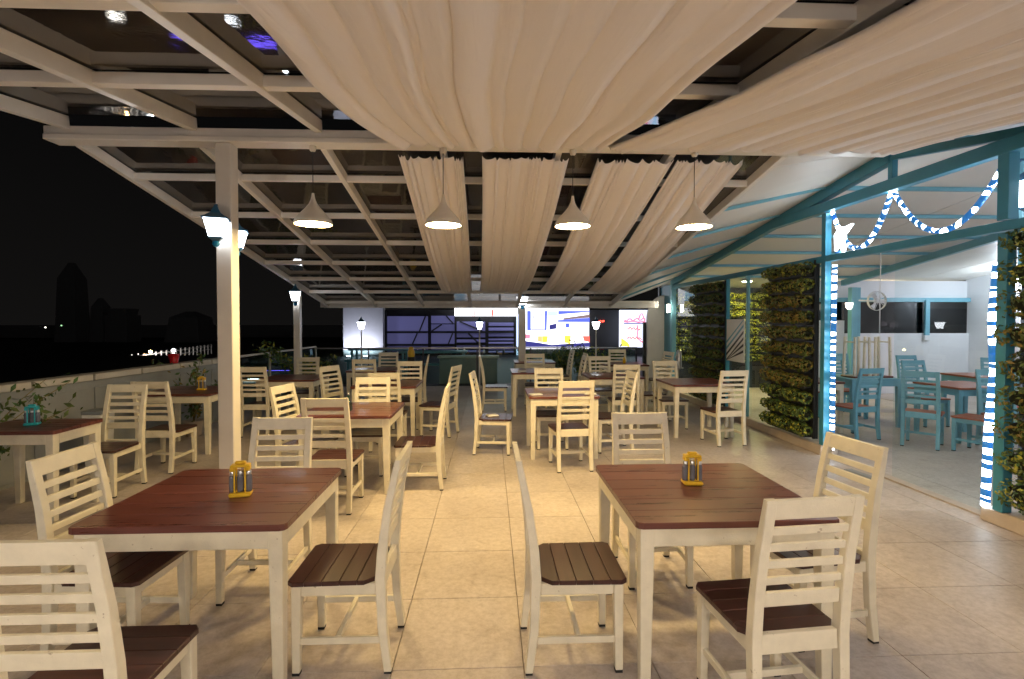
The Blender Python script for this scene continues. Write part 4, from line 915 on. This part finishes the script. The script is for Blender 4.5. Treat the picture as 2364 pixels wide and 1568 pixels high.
obj('blue_panel', G().box((-1.2, -.012, .55), (.45, .02, 1.2)), bb_pale, sg_); obj('grey_panel', G().box((.62, -.012, .3), (.10, .02, .4)), 'grey', sg_)
b1 = empty('billboard', (3.09, YB - .5, 0)); tag(b1, 'large bright blue and white advertising screen across the street', 'billboard', 'lit advertising boards')
obj('screen', G().box((0, .1, 1.50), (2.96, .2, 2.4), .01), bb_white, b1)
def bq(name, pts, m_, d=.012): obj(name, G().poly_prism([(x - 1.48, -d, z) for x, z in pts], (0, d + .0, 0)), m_, b1)
U = lambda u: u / 1390 * 2.96 ; Z_ = lambda v: 2.06 - (v - 70) / 830 * 1.68
def P(l): return [(U(a - 120), Z_(b_)) for a, b_ in l]
bq('print_frame', P([(170, 80), (250, 80), (250, 520), (170, 520)]), blue_sky)
bq('print_frame', P([(550, 80), (605, 80), (590, 520), (550, 520)]), blue_sky)
bq('print_band', P([(252, 478), (548, 470), (548, 520), (252, 520)]), bb_lav)
bq('print_band', P([(300, 270), (520, 262), (520, 300), (300, 310)]), bb_lav)
bq('print_arch', P([(300, 150), (340, 150), (330, 260), (290, 265)]), bb_lav)
bq('print_arch', P([(460, 130), (510, 130), (510, 225), (470, 230)]), bb_pale)
bq('print_sky', P([(610, 80), (825, 80), (825, 190), (610, 200)]), bb_pale)
bq('print_roof', P([(830, 330), (830, 290), (1520, 235), (1520, 335)]), blue_sky)
bq('print_eave', P([(950, 245), (1520, 160), (1520, 232), (950, 280)]), bb_brown)
bq('print_roof', P([(840, 80), (1520, 80), (1520, 105), (840, 160)]), blue_sky)
bq('print_photo', P([(650, 400), (800, 365), (800, 480), (650, 510)]), bb_navy)
bq('print_window', P([(1000, 360), (1080, 360), (1080, 460), (1000, 460)]), blue_sky)
bq('print_block', P([(400, 650), (495, 650), (495, 790), (400, 770)]), emit('billboard_orange', (1, .5, .2), 1.1)); bq('print_block', P([(498, 650), (620, 650), (600, 790), (498, 790)]), bb_yel)
bq('print_block', P([(975, 640), (1115, 640), (1100, 820), (975, 800)]), bb_yel); bq('print_block', P([(1370, 650), (1520, 650), (1525, 790), (1400, 760)]), bb_red)
bq('print_block', P([(130, 610), (235, 610), (235, 700), (130, 700)]), bb_pink)
bq('print_base', P([(125, 760), (420, 800), (700, 850), (960, 830), (1525, 800), (1525, 895), (125, 895)]), bb_navy)
ls = empty('led_sign', (5.33, YB + .42, 1.56)); tag(ls, 'small red glowing sign on the dark wall between the two boards', 'sign')
for k, x in enumerate((-.12, -.04, .05, .12)): obj('red_glyph', G().box((x, 0, .01 * (k % 2)), (.055, .03, .09), .01), led_red, ls)
b2 = empty('billboard', (6.68, YB - .5, 0)); tag(b2, 'narrow lit board with pink and red script beside the curved white panel', 'billboard', 'lit advertising boards')
obj('screen', G().box((0, .1, 1.22), (1.34, .2, 1.72), .01), emit('billboard_ice', (.74, .80, 1.0), 1.3), b2)
def bs(name, pts, m_, r_=.025): obj(name, G().tube([((a - 1220) / 900 * 1.34 , -.012, 2.06 - (v - 270) / 1230 * 1.68) for a, v in pts], r_, 5), m_, b2)
def sweep(a, b_, n_, h): return [(a[0] + (b_[0] - a[0]) * k / n_, a[1] + (b_[1] - a[1]) * k / n_ + h * math.sin(k * 1.9)) for k in range(n_ + 1)]
bs('script_stroke', sweep((900, 590), (1560, 560), 10, 45), bb_pink, .04); bs('script_stroke', sweep((880, 640), (1560, 650), 6, 15), bb_pink, .035); bs('script_stroke', [(1350, 560), (1390, 420), (1440, 360), (1500, 500), (1540, 620)], bb_pink, .04)
bs('script_stroke', sweep((1000, 860), (1400, 900), 12, 45), bb_red, .03); bs('script_stroke', sweep((980, 1180), (1440, 1220), 14, 40), bb_red, .03); bs('script_stroke', [(1310, 760), (1320, 950), (1300, 1150), (1400, 1300), (1480, 1340)], bb_pink, .04)
obj('print_band', G().box((0, -.01, 1.47), (1.0, .014, .05)), bb_navy, b2); obj('print_flower', G().poly_prism([(-.62, -.014, .42), (-.2, -.014, .40), (-.3, -.014, .58), (-.5, -.014, .72), (-.62, -.014, .8)], (0, .013, 0)), bb_yel, b2)
obj('print_ray', G().poly_prism([(.36, -.014, 1.4), (.6, -.014, 1.42), (.6, -.014, .9), (.5, -.014, .8)], (0, .013, 0)), bb_pale, b2)

# faint outside: white post fence on the lower road, distant towers
fe = empty('road_fence', (-14, 22, -1.2)); tag(fe, 'faint white post and rail fence beyond the parapet in the dark', 'fence')
fpaint = paint('weathered_white', (.55, .50, .44), .7, .1)
for k in range(30):
    p = Vector((-10.8 - k * .18, 6 + k * 1.0, .0)); obj('fence_post', G().box(p + Vector((0, 0, -.30)), (.06, .06, .95)).box(p + Vector((0, 0, .20)), (.09, .09, .04)), fpaint, fe)
a, b_ = Vector((-10.8, 6, .0)), Vector((-10.8 - 29 * .18, 6 + 29, .0))
for z in (-.28, .06): obj('fence_rail', G().bar(a + Vector((0, 0, z)), b_ + Vector((0, 0, z)), .05, .05), fpaint, fe)
for k, (x, y, w, h, lab) in enumerate(((-148, 190, 7.2, 28, 'tall tapering tower silhouette far off in the night'), (-138.3, 190, 5, 15.5, 'pointed tower silhouette right of the tallest one in the night'), (-130.7, 190, 7.5, 11.8, 'broad block silhouette in the night between pointed towers'), (-107, 190, 12, 10.8, 'small pointed roof silhouette far off left of the slim corner post'))):
    tw = empty('distant_tower', (x, y, -6)); tag(tw, lab, 'tower')
    obj('shaft', G().bar((0, 0, 0), (0, 0, h * .8), w, w, w * (.8 if k != 2 else 1), w * (.8 if k != 2 else 1)), 'fartower', tw); obj('crown', G().bar((0, 0, h * .8), (0, 0, h), w * .8, w * .8, w * (.2 if k != 2 else .9), w * (.2 if k != 2 else .9)), 'fartower', tw)
structure(obj('far_skyline', G().box((-60, 230, -3), (400, 20, 5)), 'fartower'))
for k, (x, z, c, lab) in enumerate(((-74.6, .44, (1, .95, .8), 'pale pinpoint light low in the distance at far left'), (-72, .75, (.4, .8, .4), 'greenish pinpoint light low in the distance'), (-26.84, -0.87, (1, .6, .2), 'orange pinpoint light above the fence'), (-25.07, -0.77, (.95, .97, 1), 'white pinpoint street light beyond the parapet'))):
    yy_ = (90, 90, 42, 42)[k]
    o = obj('distant_light', G().lathe([(.001, -.12), (.11, -.05), (.11, .05), (.001, .12)], seg=8), emit('far_light%d' % k, c, (3, 1.2, 60, 3600)[k]), None, (x, yy_, z)); tag(o, lab, 'light')
    if k > 1: obj('lamp_stem', G().tube([(0, 0, -.12), (0, 0, -4.5)], .04, 6), 'dark', o)
